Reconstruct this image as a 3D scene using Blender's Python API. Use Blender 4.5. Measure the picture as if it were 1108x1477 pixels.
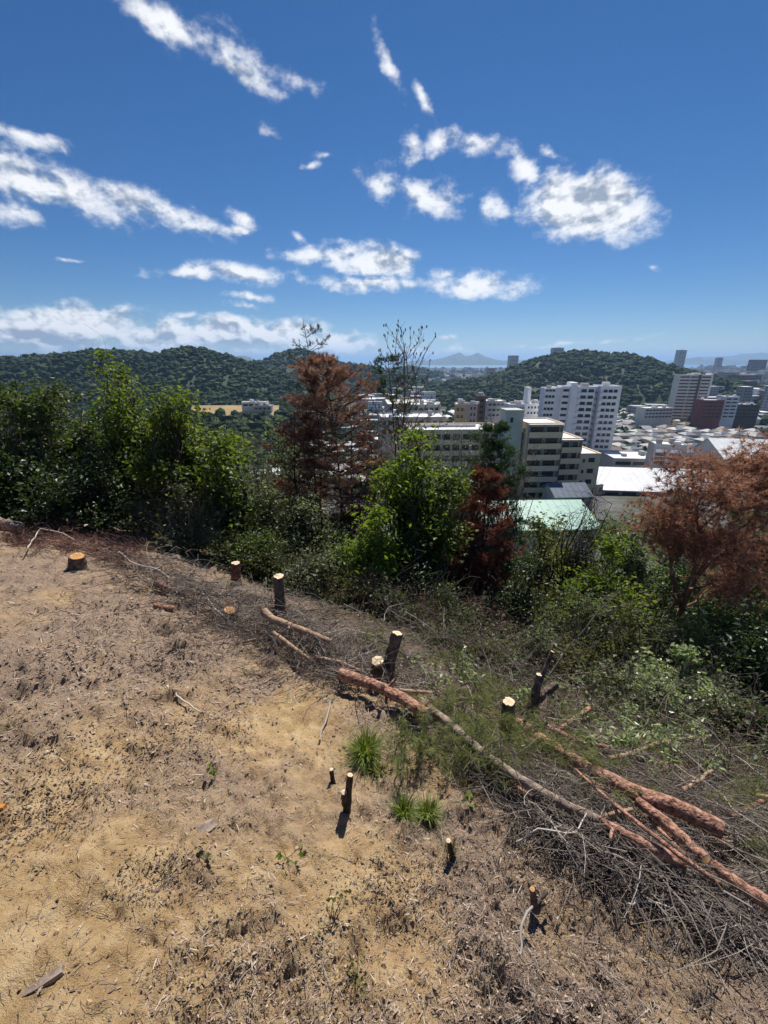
import bpy, math, random
import numpy as np
random.seed(7); RNG = np.random.default_rng(11)
R = math.radians
for o in list(bpy.data.objects): bpy.data.objects.remove(o, do_unlink=True)
SC = bpy.context.scene; COL = SC.collection

# ------------------------------------------------------------------ camera
EYE = 2.6; FPX = 620.0; PITCH = R(19.4); CP, SP = math.cos(PITCH), math.sin(PITCH)
cam = bpy.data.cameras.new('camera'); camo = bpy.data.objects.new('camera', cam); COL.objects.link(camo)
cam.sensor_fit = 'HORIZONTAL'; cam.sensor_width = 36.0; cam.lens = 36.0 * FPX / 1108.0
cam.clip_start = 0.05; cam.clip_end = 60000
camo.location = (0, 0, EYE); camo.rotation_euler = (R(90) - PITCH, 0, 0)
SC.camera = camo

# ------------------------------------------------------------------ world, sun, exposure
SUN_EL, SUN_AZ = R(53), R(14)            # azimuth clockwise from +Y
def ray(px, py):
    x = (px - 554.0) / FPX; y = -(py - 738.5) / FPX
    return np.array([x, CP + y * SP, -SP + y * CP])
def azel(px, py):
    d = ray(px, py); d = d / np.linalg.norm(d)
    return math.atan2(d[0], d[1]), math.asin(d[2])

W = bpy.data.worlds.new('World'); SC.world = W; W.use_nodes = True
nt = W.node_tree; nt.nodes.clear()
def N(tree, t, **kw):
    n = tree.nodes.new(t)
    for k, v in kw.items(): setattr(n, k, v)
    return n
def L(tree, a, b): tree.links.new(a, b)
def M2(tree, op, a, b=None, clamp=False):
    n = N(tree, 'ShaderNodeMath', operation=op, use_clamp=clamp)
    for i, v in enumerate((a, b)):
        if v is None: continue
        if isinstance(v, (int, float)): n.inputs[i].default_value = v
        else: L(tree, v, n.inputs[i])
    return n.outputs[0]
out = N(nt, 'ShaderNodeOutputWorld')
sky = N(nt, 'ShaderNodeTexSky', sky_type='NISHITA', sun_disc=False, sun_elevation=SUN_EL, sun_rotation=SUN_AZ,
        altitude=1500, air_density=1.0, dust_density=0.0, ozone_density=6.0)
hs = N(nt, 'ShaderNodeHueSaturation'); hs.inputs['Saturation'].default_value = 1.22; hs.inputs['Hue'].default_value = .504
L(nt, sky.outputs[0], hs.inputs['Color'])
bg = N(nt, 'ShaderNodeBackground'); bg.inputs[1].default_value = 0.056
L(nt, hs.outputs[0], bg.inputs[0])
tc = N(nt, 'ShaderNodeTexCoord'); sep = N(nt, 'ShaderNodeSeparateXYZ'); L(nt, tc.outputs['Generated'], sep.inputs[0])
AZ = M2(nt, 'ARCTAN2', sep.outputs[0], sep.outputs[1]); EL = M2(nt, 'ARCSINE', sep.outputs[2])
cb = N(nt, 'ShaderNodeCombineXYZ'); L(nt, AZ, cb.inputs[0]); L(nt, EL, cb.inputs[1])
# gentle domain warp so that the outlines are ragged
wn = N(nt, 'ShaderNodeTexNoise'); wn.inputs['Scale'].default_value = 9; wn.inputs['Detail'].default_value = 4
L(nt, tc.outputs['Generated'], wn.inputs['Vector'])
ws = N(nt, 'ShaderNodeVectorMath', operation='SUBTRACT'); L(nt, wn.outputs['Color'], ws.inputs[0]); ws.inputs[1].default_value = (.5, .5, .5)
wm = N(nt, 'ShaderNodeVectorMath', operation='MULTIPLY_ADD'); L(nt, ws.outputs[0], wm.inputs[0]); wm.inputs[1].default_value = (.07, .045, 0); L(nt, cb.outputs[0], wm.inputs[2])
CLOUDS = [  # centre x, y, half width, half height, tilt (degrees, clockwise), weight
 (250,30,120,34,22,1),(335,88,70,22,25,1),(425,108,38,15,10,.8),(30,192,60,13,16,.9),(75,205,30,10,40,.8),
 (60,262,110,34,10,1.25),(170,290,105,30,14,1.15),(20,303,50,20,5,1),(245,308,60,22,20,.9),(345,312,20,12,20,.8),(337,330,20,8,10,.7),
 (563,95,32,15,62,1),(612,145,34,13,42,1),(594,215,16,28,0,.95),(632,205,24,22,0,.9),(695,210,38,16,0,.95),
 (545,262,30,30,0,1),(625,285,48,28,12,1.1),(720,295,22,26,0,.95),(845,295,98,48,8,1.9),(760,245,34,20,35,1.1),(790,218,20,10,10,.8),
 (556,378,60,26,4,1.8),(470,368,80,17,-4,1),(345,398,105,15,4,1),(540,413,70,13,0,1),(270,390,34,11,0,1),(430,345,22,9,30,.8),
 (690,410,75,22,0,1.1),(650,392,30,12,0,.9),(352,428,36,7,0,.9),(348,442,22,7,0,.8),(262,455,20,7,0,.8),
 (120,466,110,26,0,1.9),(45,486,90,22,0,1.8),(235,484,90,24,0,1.8),(330,482,90,24,0,1.8),(415,478,60,18,-8,1.6),(478,494,60,20,0,1.5),
 (230,506,300,14,0,1.0),(590,512,50,10,0,.9),(660,506,32,8,0,.8),(822,493,95,3.5,-5,.8),(465,225,14,7,0,.7),(440,240,12,6,0,.6),
 (385,190,14,9,30,.55),(938,380,14,4,0,.6),(640,490,16,4,0,.7),(105,372,30,3,4,.6)]
acc = None; base = None
for cx, cy, hw, hh, tl, wt in CLOUDS:
    a0, e0 = azel(cx, cy); a1, e1 = azel(cx + 4, cy); a2, e2 = azel(cx, cy - 4)
    sx = math.hypot(a1 - a0, e1 - e0) / 4; sy = math.hypot(a2 - a0, e2 - e0) / 4
    rot = math.atan2(e1 - e0, a1 - a0) - R(tl)
    mp = N(nt, 'ShaderNodeMapping', vector_type='TEXTURE')
    mp.inputs['Location'].default_value = (a0, e0, 0); mp.inputs['Rotation'].default_value = (0, 0, rot)
    mp.inputs['Scale'].default_value = (hw * sx * 1.25, hh * sy * 1.25, 1)
    L(nt, wm.outputs[0], mp.inputs[0])
    ln = N(nt, 'ShaderNodeVectorMath', operation='LENGTH'); L(nt, mp.outputs[0], ln.inputs[0])
    v = M2(nt, 'MULTIPLY', M2(nt, 'SUBTRACT', 1.0, ln.outputs['Value']), wt)
    acc = v if acc is None else M2(nt, 'MAXIMUM', acc, v)
    if wt >= 1.15 and hh >= 20:      # the same cloud seen a little higher up: tells its base from its top
        mp2 = N(nt, 'ShaderNodeMapping', vector_type='TEXTURE')
        mp2.inputs['Location'].default_value = (a0, e0 - hh * sy * .75, 0); mp2.inputs['Rotation'].default_value = (0, 0, rot); mp2.inputs['Scale'].default_value = mp.inputs['Scale'].default_value
        L(nt, wm.outputs[0], mp2.inputs[0]); ln2 = N(nt, 'ShaderNodeVectorMath', operation='LENGTH'); L(nt, mp2.outputs[0], ln2.inputs[0])
        bv = M2(nt, 'MULTIPLY', M2(nt, 'SUBTRACT', ln.outputs['Value'], ln2.outputs['Value']), M2(nt, 'GREATER_THAN', v, 0.0))
        base = bv if base is None else M2(nt, 'MAXIMUM', base, bv)
# the same kind of broken cumulus over the rest of the sky, outside the photographed part
gn = N(nt, 'ShaderNodeTexNoise'); gn.inputs['Scale'].default_value = 3.2; gn.inputs['Detail'].default_value = 3
L(nt, tc.outputs['Generated'], gn.inputs['Vector'])
gen = M2(nt, 'MULTIPLY', M2(nt, 'SUBTRACT', gn.outputs['Fac'], 0.60), 5.0)
beh = M2(nt, 'GREATER_THAN', M2(nt, 'ABSOLUTE', AZ), R(62))
gen = M2(nt, 'ADD', M2(nt, 'MULTIPLY', gen, beh), M2(nt, 'MULTIPLY', M2(nt, 'SUBTRACT', 1.0, beh), -1.0))
acc = M2(nt, 'MAXIMUM', acc, gen)
def cnoise(vec, sc, det, ro=.6):
    n = N(nt, 'ShaderNodeTexNoise'); n.inputs['Scale'].default_value = sc; n.inputs['Detail'].default_value = det; n.inputs['Roughness'].default_value = ro
    L(nt, vec, n.inputs['Vector']); return n.outputs['Fac']
strx = N(nt, 'ShaderNodeVectorMath', operation='MULTIPLY'); L(nt, tc.outputs['Generated'], strx.inputs[0]); strx.inputs[1].default_value = (1, 1, 1.5)
n1 = cnoise(strx.outputs[0], 19, 9, .59)
dn = M2(nt, 'ADD', acc, M2(nt, 'MULTIPLY', M2(nt, 'SUBTRACT', n1, 0.52), 2.5))
mr = N(nt, 'ShaderNodeMapRange', interpolation_type='SMOOTHERSTEP'); L(nt, dn, mr.inputs[0])
mr.inputs[1].default_value = -0.10; mr.inputs[2].default_value = 1.05
core = M2(nt, 'GREATER_THAN', acc, -0.55)
dens = M2(nt, 'MULTIPLY', mr.outputs[0], core)
off = N(nt, 'ShaderNodeVectorMath', operation='ADD'); L(nt, strx.outputs[0], off.inputs[0]); off.inputs[1].default_value = (.006, .004, .016)
n2 = cnoise(off.outputs[0], 19, 3.5, .55)
n3 = cnoise(strx.outputs[0], 19, 3.5, .55)
shade = M2(nt, 'ADD', 0.62, M2(nt, 'MULTIPLY', M2(nt, 'SUBTRACT', n3, n2), 3.6), clamp=True)
thick = N(nt, 'ShaderNodeMapRange'); L(nt, dn, thick.inputs[0]); thick.inputs[1].default_value = .55; thick.inputs[2].default_value = 1.9; thick.inputs[3].default_value = 0; thick.inputs[4].default_value = .38
shade = M2(nt, 'SUBTRACT', shade, M2(nt, 'ADD', thick.outputs[0], M2(nt, 'MULTIPLY', M2(nt, 'MAXIMUM', base, 0.0), .42)), clamp=True)
cr = N(nt, 'ShaderNodeValToRGB'); L(nt, shade, cr.inputs[0])
cr.color_ramp.elements[0].position = .05; cr.color_ramp.elements[0].color = (.27, .32, .40, 1)
cr.color_ramp.elements[1].position = .62; cr.color_ramp.elements[1].color = (.80, .81, .83, 1)
bgc = N(nt, 'ShaderNodeBackground'); L(nt, cr.outputs[0], bgc.inputs[0]); bgc.inputs[1].default_value = 0.95
mixs = N(nt, 'ShaderNodeMixShader'); L(nt, M2(nt, 'MULTIPLY', dens, .97), mixs.inputs[0]); L(nt, bg.outputs[0], mixs.inputs[1]); L(nt, bgc.outputs[0], mixs.inputs[2])
L(nt, mixs.outputs[0], out.inputs[0])
W.cycles.sampling_method = 'MANUAL'; W.cycles.sample_map_resolution = 512

sun = bpy.data.lights.new('sun', 'SUN'); suno = bpy.data.objects.new('sun', sun); COL.objects.link(suno)
sun.energy = 4.9; sun.angle = R(0.53); sun.color = (1.0, .955, .88)
suno.rotation_euler = (R(90) - SUN_EL, 0, math.pi - SUN_AZ)   # shines from azimuth SUN_AZ towards the camera
suno.location = (0, 0, 60)
SC.view_settings.view_transform = 'Standard'; SC.view_settings.look = 'None'
SC.view_settings.exposure = 0.4; SC.view_settings.gamma = 1.0
SC.cycles.max_bounces = 7; SC.cycles.diffuse_bounces = 3; SC.cycles.glossy_bounces = 2; SC.cycles.transmission_bounces = 4
SC.cycles.volume_bounces = 0; SC.cycles.transparent_max_bounces = 6; SC.cycles.use_denoising = True
SC.cycles.sample_clamp_indirect = 6

# ------------------------------------------------------------------ helpers
def P(px, py, Y):
    d = ray(px, py); t = Y / d[1]
    return np.array([d[0] * t, Y, EYE + d[2] * t])

def _h(ix, iy, seed):
    n = (ix.astype(np.int64) * 374761393 + iy.astype(np.int64) * 668265263 + seed * 974634577) & 0xffffffff
    n = ((n ^ (n >> 13)) * 1274126177) & 0xffffffff
    return ((n ^ (n >> 16)) & 0xffffff) / float(0xffffff)
def vnoise(x, y, seed=0):
    x = np.asarray(x, float); y = np.asarray(y, float)
    ix = np.floor(x); iy = np.floor(y); fx = x - ix; fy = y - iy
    fx = fx * fx * fx * (fx * (fx * 6 - 15) + 10); fy = fy * fy * fy * (fy * (fy * 6 - 15) + 10)
    a = _h(ix, iy, seed); b = _h(ix + 1, iy, seed); c = _h(ix, iy + 1, seed); d = _h(ix + 1, iy + 1, seed)
    return (a * (1 - fx) + b * fx) * (1 - fy) + (c * (1 - fx) + d * fx) * fy - .5
def fbm(x, y, oct=4, seed=0, gain=.5):
    v = 0; a = 1.0; s = 1.0; x = np.asarray(x, float); y = np.asarray(y, float)
    for i in range(oct):
        v = v + a * vnoise(x * s + 17.3 * i, y * s - 9.1 * i, seed + i); a *= gain; s *= 2.03
        x, y = x * .8 - y * .6, x * .6 + y * .8
    return v
def sp(t, k=2.0): return np.logaddexp(0, t * k) / k

def s_of(x, y): return .618 * (x + .4) + .786 * (y - 3.9)
PLAIN = -56.0
def city_z(y):
    t = np.clip((np.asarray(y, float) - 105) / 130.0, 0, 1); t = t * t * (3 - 2 * t)
    return -38 + (PLAIN + 38) * t
def terr(x, y):
    x = np.asarray(x, float); y = np.asarray(y, float)
    s = s_of(x, y); r = np.hypot(x, y)
    z = -.2 * np.clip(y, -8, 1e9) - .12 * x - .33 * sp(s - .5, 2.5) - .40 * sp(r - 15, .6)
    z = z + .10 * fbm(x * .35, y * .35, 3, 5)
    c = city_z(y)
    return c + sp(z - c, .35)
def hit(px, py, lift=0.0):
    d = ray(px, py); t = .5
    for _ in range(4000):
        p = d * t; z = EYE + p[2]; g = float(terr(p[0], p[1])) + lift
        if z <= g: break
        t += max(.004, (z - g) * .35)
    return np.array([p[0], p[1], z])

def nmesh(name, V, F, mat=None, smooth=False, attrs=None):
    """F: one index array (n,3|4) or a list of such arrays"""
    V = np.asarray(V, np.float32).reshape(-1, 3)
    Fs = F if isinstance(F, list) else [F]
    Fs = [np.asarray(f, np.int32) for f in Fs if len(f)]
    me = bpy.data.meshes.new(name)
    loops = np.concatenate([f.ravel() for f in Fs]); cnt = np.concatenate([np.full(len(f), f.shape[1], np.int32) for f in Fs])
    me.vertices.add(len(V)); me.vertices.foreach_set('co', V.ravel())
    me.loops.add(len(loops)); me.loops.foreach_set('vertex_index', loops)
    me.polygons.add(len(cnt)); st = np.concatenate([[0], np.cumsum(cnt)[:-1]]).astype(np.int32)
    me.polygons.foreach_set('loop_start', st)
    me.polygons.foreach_set('use_smooth', np.full(len(cnt), smooth, bool))
    for k, v in (attrs or {}).items():
        a = me.attributes.new(k, 'FLOAT', 'POINT'); a.data.foreach_set('value', np.asarray(v, np.float32))
    if mat: me.materials.append(mat)
    me.update(calc_edges=True); me.validate()
    return me
def ob(name, me, parent=None, loc=(0, 0, 0), rz=0.0):
    o = bpy.data.objects.new(name, me); COL.objects.link(o); o.location = tuple(float(v) for v in loc)
    if rz: o.rotation_euler = (0, 0, rz)
    if parent: o.parent = parent
    return o
def tag(o, label=None, cat=None, group=None, kind=None):
    if label: o['label'] = label
    if cat: o['category'] = cat
    if group: o['group'] = group
    if kind: o['kind'] = kind
    return o
def thing(name, loc, label, cat, group=None, rz=0.0):
    return tag(ob(name, None, None, loc, rz), label, cat, group)

class Geo:
    """collects vertices and faces for ONE mesh"""
    def __init__(s): s.V = []; s.T = []; s.Q = []; s.A = []; s.n = 0
    def add(s, V, T=None, Q=None, a=None):
        V = np.asarray(V, float).reshape(-1, 3)
        s.V.append(V); s.A.append(np.full(len(V), 0.5) if a is None else np.broadcast_to(np.asarray(a, float), (len(V),)))
        if T is not None: s.T.append(np.asarray(T) + s.n)
        if Q is not None: s.Q.append(np.asarray(Q) + s.n)
        s.n += len(V)
    def box(s, x0, x1, y0, y1, z0, z1):
        V = [(x0,y0,z0),(x1,y0,z0),(x1,y1,z0),(x0,y1,z0),(x0,y0,z1),(x1,y0,z1),(x1,y1,z1),(x0,y1,z1)]
        s.add(V, Q=[(0,3,2,1),(4,5,6,7),(0,1,5,4),(1,2,6,5),(2,3,7,6),(3,0,4,7)])
    def mesh(s, name, mat, smooth=False):
        F = []
        if s.T: F.append(np.concatenate(s.T))
        if s.Q: F.append(np.concatenate(s.Q))
        return nmesh(name, np.concatenate(s.V), F, mat, smooth, {'v': np.concatenate(s.A)})

def norm(v): return v / (np.linalg.norm(v, axis=-1, keepdims=True) + 1e-9)
def tubes(PT, RAD, k=4, squash=None):
    """PT (M,n,3), RAD (M,n): M tubes of n rings with k sides"""
    PT = np.asarray(PT, float); M, n, _ = PT.shape
    T = norm(np.gradient(PT, axis=1))
    ref = np.where(np.abs(T[..., 2:3]) > .9, np.array([1., 0, 0]), np.array([0, 0, 1.]))
    Nn = norm(np.cross(T, ref)); B = np.cross(T, Nn)
    an = np.arange(k) * 2 * np.pi / k
    V = PT[:, :, None] + np.asarray(RAD)[:, :, None, None] * (np.cos(an)[None, None, :, None] * Nn[:, :, None] + np.sin(an)[None, None, :, None] * B[:, :, None])
    m, i, j = np.meshgrid(np.arange(M), np.arange(n - 1), np.arange(k), indexing='ij')
    b = (m * n + i) * k; j2 = (j + 1) % k
    Q = np.stack([b + j, b + j2, b + k + j2, b + k + j], -1).reshape(-1, 4)
    return V.reshape(-1, 3), Q
def curvy(A, B, n=6, sag=.1, wob=.08, rng=RNG):
    """M polylines from A to B (M,3) with a bow and wobble relative to their length"""
    A = np.asarray(A, float); B = np.asarray(B, float); M = len(A)
    t = np.linspace(0, 1, n)[None, :, None]; Ln = np.linalg.norm(B - A, axis=1)[:, None, None]
    p = A[:, None] * (1 - t) + B[:, None] * t
    bow = rng.normal(0, 1, (M, 1, 3)) * sag * Ln * (4 * t * (1 - t))
    w = rng.normal(0, 1, (M, n, 3)) * wob * Ln; w[:, 0] = 0
    return p + bow + w * np.minimum(1, t * 3)

# ------------------------------------------------------------------ materials
MATS = {}
def mat(name, c, c2=None, rough=.85, scale=6.0, bump=0.0, bscale=None, spec=.2, metal=0.0, coord='Object', lo=.35, hi=.65, bdist=.02, detail=6):
    if name in MATS: return MATS[name]
    m = bpy.data.materials.new(name); m.use_nodes = True; t = m.node_tree; b = t.nodes['Principled BSDF']
    b.inputs['Roughness'].default_value = rough; b.inputs['Specular IOR Level'].default_value = spec; b.inputs['Metallic'].default_value = metal
    co = N(t, 'ShaderNodeTexCoord')
    no = N(t, 'ShaderNodeTexNoise'); no.inputs['Scale'].default_value = scale; no.inputs['Detail'].default_value = detail; no.inputs['Roughness'].default_value = .6
    L(t, co.outputs[coord], no.inputs['Vector'])
    rp = N(t, 'ShaderNodeValToRGB'); L(t, no.outputs['Fac'], rp.inputs[0])
    c2 = c2 or tuple(v * .78 for v in c)
    rp.color_ramp.elements[0].position = lo; rp.color_ramp.elements[0].color = (*c2, 1)
    rp.color_ramp.elements[1].position = hi; rp.color_ramp.elements[1].color = (*c, 1)
    L(t, rp.outputs[0], b.inputs['Base Color'])
    if bump:
        nb = N(t, 'ShaderNodeTexNoise'); nb.inputs['Scale'].default_value = bscale or scale * 4; nb.inputs['Detail'].default_value = 6
        L(t, co.outputs[coord], nb.inputs['Vector'])
        bp = N(t, 'ShaderNodeBump'); bp.inputs['Strength'].default_value = bump; bp.inputs['Distance'].default_value = bdist
        L(t, nb.outputs['Fac'], bp.inputs['Height']); L(t, bp.outputs[0], b.inputs['Normal'])
    MATS[name] = m; return m
def ramp_mat(name, stops, rough=.8, spec=.2, trans=0.0, tcol=None, bump=0):
    """colour from the per-piece value stored in the mesh (attribute v); trans = share of light let through"""
    if name in MATS: return MATS[name]
    m = bpy.data.materials.new(name); m.use_nodes = True; t = m.node_tree; b = t.nodes['Principled BSDF']
    b.inputs['Roughness'].default_value = rough; b.inputs['Specular IOR Level'].default_value = spec
    at = N(t, 'ShaderNodeAttribute', attribute_name='v'); rp = N(t, 'ShaderNodeValToRGB'); L(t, at.outputs['Fac'], rp.inputs[0])
    cr_ = rp.color_ramp
    for i, (p, c) in enumerate(stops):
        e = cr_.elements[i] if i < 2 else cr_.elements.new(p)
        e.position = p; e.color = (*c, 1)
    L(t, rp.outputs[0], b.inputs['Base Color'])
    if trans:
        tr = N(t, 'ShaderNodeBsdfTranslucent')
        mx = N(t, 'ShaderNodeMixRGB', blend_type='MULTIPLY'); mx.inputs[0].default_value = 1; L(t, rp.outputs[0], mx.inputs[1]); mx.inputs[2].default_value = (*(tcol or (1.5, 1.6, .7)), 1)
        L(t, mx.outputs[0], tr.inputs[0])
        ms = N(t, 'ShaderNodeMixShader'); ms.inputs[0].default_value = trans
        L(t, b.outputs[0], ms.inputs[1]); L(t, tr.outputs[0], ms.inputs[2])
        L(t, ms.outputs[0], t.nodes['Material Output'].inputs[0])
    MATS[name] = m; return m

# ------------------------------------------------------------------ ground
def plan(px, py): h_ = hit(px, py); return h_[0], h_[1]
SANDY = [(plan(60, 1400), 1.1, 1.0), (plan(260, 1300), .8, .9), (plan(420, 1130), .5, .8), (plan(160, 1460), .8, 1), (plan(520, 1250), .35, .7), (plan(20, 1290), .8, .9),
         (plan(600, 1400), .4, .5), (plan(380, 1060), .5, .7), (plan(330, 1000), .6, .35), (plan(800, 1320), .3, .5), (plan(960, 1400), .3, .4), (plan(610, 1120), .3, .5), (plan(120, 1110), .6, .35)]
def sand_of(x, y):
    v = np.zeros_like(np.asarray(x, float))
    for (cx, cy), r, w in SANDY: v = np.maximum(v, w * np.exp(-((x - cx) ** 2 + (y - cy) ** 2) / (2 * r * r)))
    v = v + .75 * fbm(x * 1.3, y * 1.3, 5, 31, .6) + .22 * fbm(x * 6, y * 6, 3, 37)
    return np.clip(v * 1.1 + .05, 0, 1)
DENTS = [(plan(45, 1268), .16, .045, .3), (plan(165, 1335), .13, .035, -.5), (plan(215, 1372), .09, .035, -.45), (plan(280, 1395), .09, .03, .6), (plan(230, 905), .35, .07, -.1), (plan(240, 1010), .18, .04, .2),
         (plan(520, 1245), .12, .03, -.2), (plan(30, 1180), .15, .04, .3), (plan(200, 1080), .25, .03, 0), (plan(330, 1060), .2, .03, 0), (plan(410, 1415), .09, .025, .2), (plan(235, 1270), .16, .03, .1), (plan(90, 1330), .2, .02, .9), (plan(330, 1350), .12, .03, .4), (plan(120, 1225), .14, .03, .1), (plan(480, 1400), .1, .025, .8), (plan(60, 990), .3, .04, .05), (plan(370, 960), .25, .04, -.2), (plan(560, 1330), .12, .025, -.4)]
def relief(x, y):
    r = np.hypot(x, y); k = np.clip(1.6 - r / 25, 0, 1)
    m = 1 - sand_of(x, y) * .55
    d = .13 * fbm(x * 1.4, y * 1.4, 4, 3) + m * (.075 * fbm(x * 6, y * 6, 4, 9, .62) + .026 * fbm(x * 24, y * 24, 3, 15, .6)) + .03 * fbm(x * 8, y * 8, 4, 77)
    lump = np.maximum(0, fbm(x * 3.1, y * 3.1, 3, 51) - .12); d = d + .12 * lump * m
    for (cx, cy), w, dep, an in DENTS:
        u = (x - cx) * math.cos(an) + (y - cy) * math.sin(an); v = -(x - cx) * math.sin(an) + (y - cy) * math.cos(an)
        u = u + .04 * vnoise(x * 14, y * 14, 8); v = v + .05 * fbm(x * 7, y * 7, 2, 66)
        d = d - 1.45 * dep * np.exp(-(u / w) ** 2) * np.where(v > 0, np.exp(-(v / (w * .34)) ** 2), np.exp(-(v / (w * .8)) ** 2))
    return d * k
def gz(x, y): return terr(x, y) + relief(x, y)

az = np.concatenate([np.linspace(-53, 53, 370), np.linspace(58, 302, 41)]) * np.pi / 180
rr = np.concatenate([np.geomspace(.7, 26, 380), np.geomspace(26.6, 45000, 80)])
AA, RR_ = np.meshgrid(az, rr, indexing='ij'); gx = RR_ * np.sin(AA); gy = RR_ * np.cos(AA)
gZ = gz(gx, gy); na, nr = gx.shape
i, j = np.meshgrid(np.arange(na), np.arange(nr - 1), indexing='ij'); i2 = (i + 1) % na
Q = np.stack([i * nr + j, i * nr + j + 1, i2 * nr + j + 1, i2 * nr + j], -1).reshape(-1, 4)
V = np.stack([gx, gy, gZ], -1).reshape(-1, 3); nv = len(V)
V = np.concatenate([V, [[0, 0, float(gz(0., 0.))]]]); T = np.stack([np.full(na, nv), np.arange(na) * nr, ((np.arange(na) + 1) % na) * nr], -1)
sa = np.concatenate([sand_of(gx, gy).ravel(), [.3]])
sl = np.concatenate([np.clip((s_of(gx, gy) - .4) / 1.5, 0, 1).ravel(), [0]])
gm = bpy.data.materials.new('hillside earth'); gm.use_nodes = True; t = gm.node_tree; b = t.nodes['Principled BSDF']
b.inputs['Roughness'].default_value = .95; b.inputs['Specular IOR Level'].default_value = .1
co = N(t, 'ShaderNodeTexCoord')
def gnoise(sc, det=8, ro=.62):
    n = N(t, 'ShaderNodeTexNoise'); n.inputs['Scale'].default_value = sc; n.inputs['Detail'].default_value = det; n.inputs['Roughness'].default_value = ro
    L(t, co.outputs['Object'], n.inputs['Vector']); return n.outputs['Fac']
def ramp(fac, stops):
    r_ = N(t, 'ShaderNodeValToRGB'); L(t, fac, r_.inputs[0])
    for q, (p, c) in enumerate(stops):
        e = r_.color_ramp.elements[q] if q < 2 else r_.color_ramp.elements.new(p)
        e.position = p; e.color = (*c, 1)
    return r_.outputs[0]
def mixc(f, a_, b_):
    n = N(t, 'ShaderNodeMixRGB')
    if isinstance(f, float): n.inputs[0].default_value = f
    else: L(t, f, n.inputs[0])
    L(t, a_, n.inputs[1]); L(t, b_, n.inputs[2]); return n.outputs[0]
sandc = ramp(gnoise(5, 10, .7), [(.28, (.30, .185, .088)), (.46, (.48, .32, .158)), (.66, (.64, .47, .265))])
mulch = ramp(gnoise(26, 8, .75), [(.30, (.11, .077, .058)), (.44, (.26, .178, .128)), (.55, (.39, .275, .195)), (.70, (.52, .41, .31))])
mulch2 = ramp(gnoise(90, 4, .7), [(.35, (.13, .092, .07)), (.50, (.31, .225, .168)), (.66, (.54, .43, .33))])
mul = mixc(.5, mulch, mulch2)
at = N(t, 'ShaderNodeAttribute', attribute_name='sand')
sf = M2(t, 'ADD', at.outputs['Fac'], M2(t, 'MULTIPLY', M2(t, 'SUBTRACT', gnoise(14, 8, .75), .5), 1.5), True)
near = mixc(sf, mul, sandc)
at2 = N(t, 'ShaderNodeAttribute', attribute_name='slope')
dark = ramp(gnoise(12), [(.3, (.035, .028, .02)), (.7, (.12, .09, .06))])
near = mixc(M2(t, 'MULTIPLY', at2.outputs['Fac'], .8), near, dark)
# the town below: paved lots, gravel and bits of green
geo = N(t, 'ShaderNodeNewGeometry'); sz = N(t, 'ShaderNodeSeparateXYZ'); L(t, geo.outputs['Position'], sz.inputs[0])
town = ramp(gnoise(.035, 8, .7), [(.42, (.045, .06, .03)), (.50, (.11, .11, .10)), (.60, (.17, .165, .16)), (.70, (.26, .25, .24))])
tf = N(t, 'ShaderNodeMapRange'); L(t, sz.outputs[2], tf.inputs[0]); tf.inputs[1].default_value = -30; tf.inputs[2].default_value = -36
L(t, mixc(tf.outputs[0], near, town), b.inputs['Base Color'])
bp = N(t, 'ShaderNodeBump'); bp.inputs['Strength'].default_value = 1.0; bp.inputs['Distance'].default_value = .028
L(t, M2(t, 'ADD', gnoise(45, 8, .7), M2(t, 'MULTIPLY', gnoise(160, 4, .6), .5)), bp.inputs['Height']); L(t, bp.outputs[0], b.inputs['Normal'])
tag(ob('ground', nmesh('ground', V, [T, Q], gm, True, {'sand': sa, 'slope': sl})), kind='structure')

# ------------------------------------------------------------------ sea, hills, far mountains
sea = mat('sea water', (.10, .20, .32), (.08, .17, .28), rough=.25, scale=.002, spec=.5)
me = nmesh('sea', [(-30000, 3600, PLAIN + .8), (4000, 3900, PLAIN + .8), (30000, 2600, PLAIN + .8), (30000, 44000, PLAIN + .8), (-30000, 44000, PLAIN + .8)], [np.array([[0, 1, 2, 3]]), np.array([[0, 3, 4]])], sea)
tag(ob('sea', me), kind='structure')

ICO = None
def ico(sub):
    import bmesh
    bm = bmesh.new(); bmesh.ops.create_icosphere(bm, subdivisions=sub, radius=1)
    bm.verts.ensure_lookup_table(); V = np.array([v.co[:] for v in bm.verts]); F = np.array([[v.index for v in f.verts] for f in bm.faces]); bm.free()
    return V, F
IV, IF = ico(2); IV1, IF1 = ico(1)
def blobs(C, S, sub=2, rng=RNG, lump=.28):
    """crowns: lumpy balls at C (M,3) with sizes S (M,3)"""
    Vb, Fb = (IV, IF) if sub == 2 else (IV1, IF1)
    M = len(C); k = len(Vb)
    d = 1 + lump * rng.normal(0, 1, (M, k, 1)); d = np.clip(d, .45, 1.6)
    V = C[:, None] + Vb[None] * S[:, None] * d
    F = (Fb[None] + (np.arange(M) * k)[:, None, None]).reshape(-1, 3)
    return V.reshape(-1, 3), F, np.repeat(rng.random(M), k)
forest_m = ramp_mat('woodland crowns', [(0, (.017, .030, .012)), (.5, (.032, .054, .019)), (.85, (.05, .078, .026)), (1, (.09, .105, .04))], rough=.9, spec=.1)
hill_m = mat('hill earth', (.04, .06, .025), (.025, .04, .018), scale=.05)
def smooth01(t): t = np.clip(t, 0, 1); return t * t * (3 - 2 * t)
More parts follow.
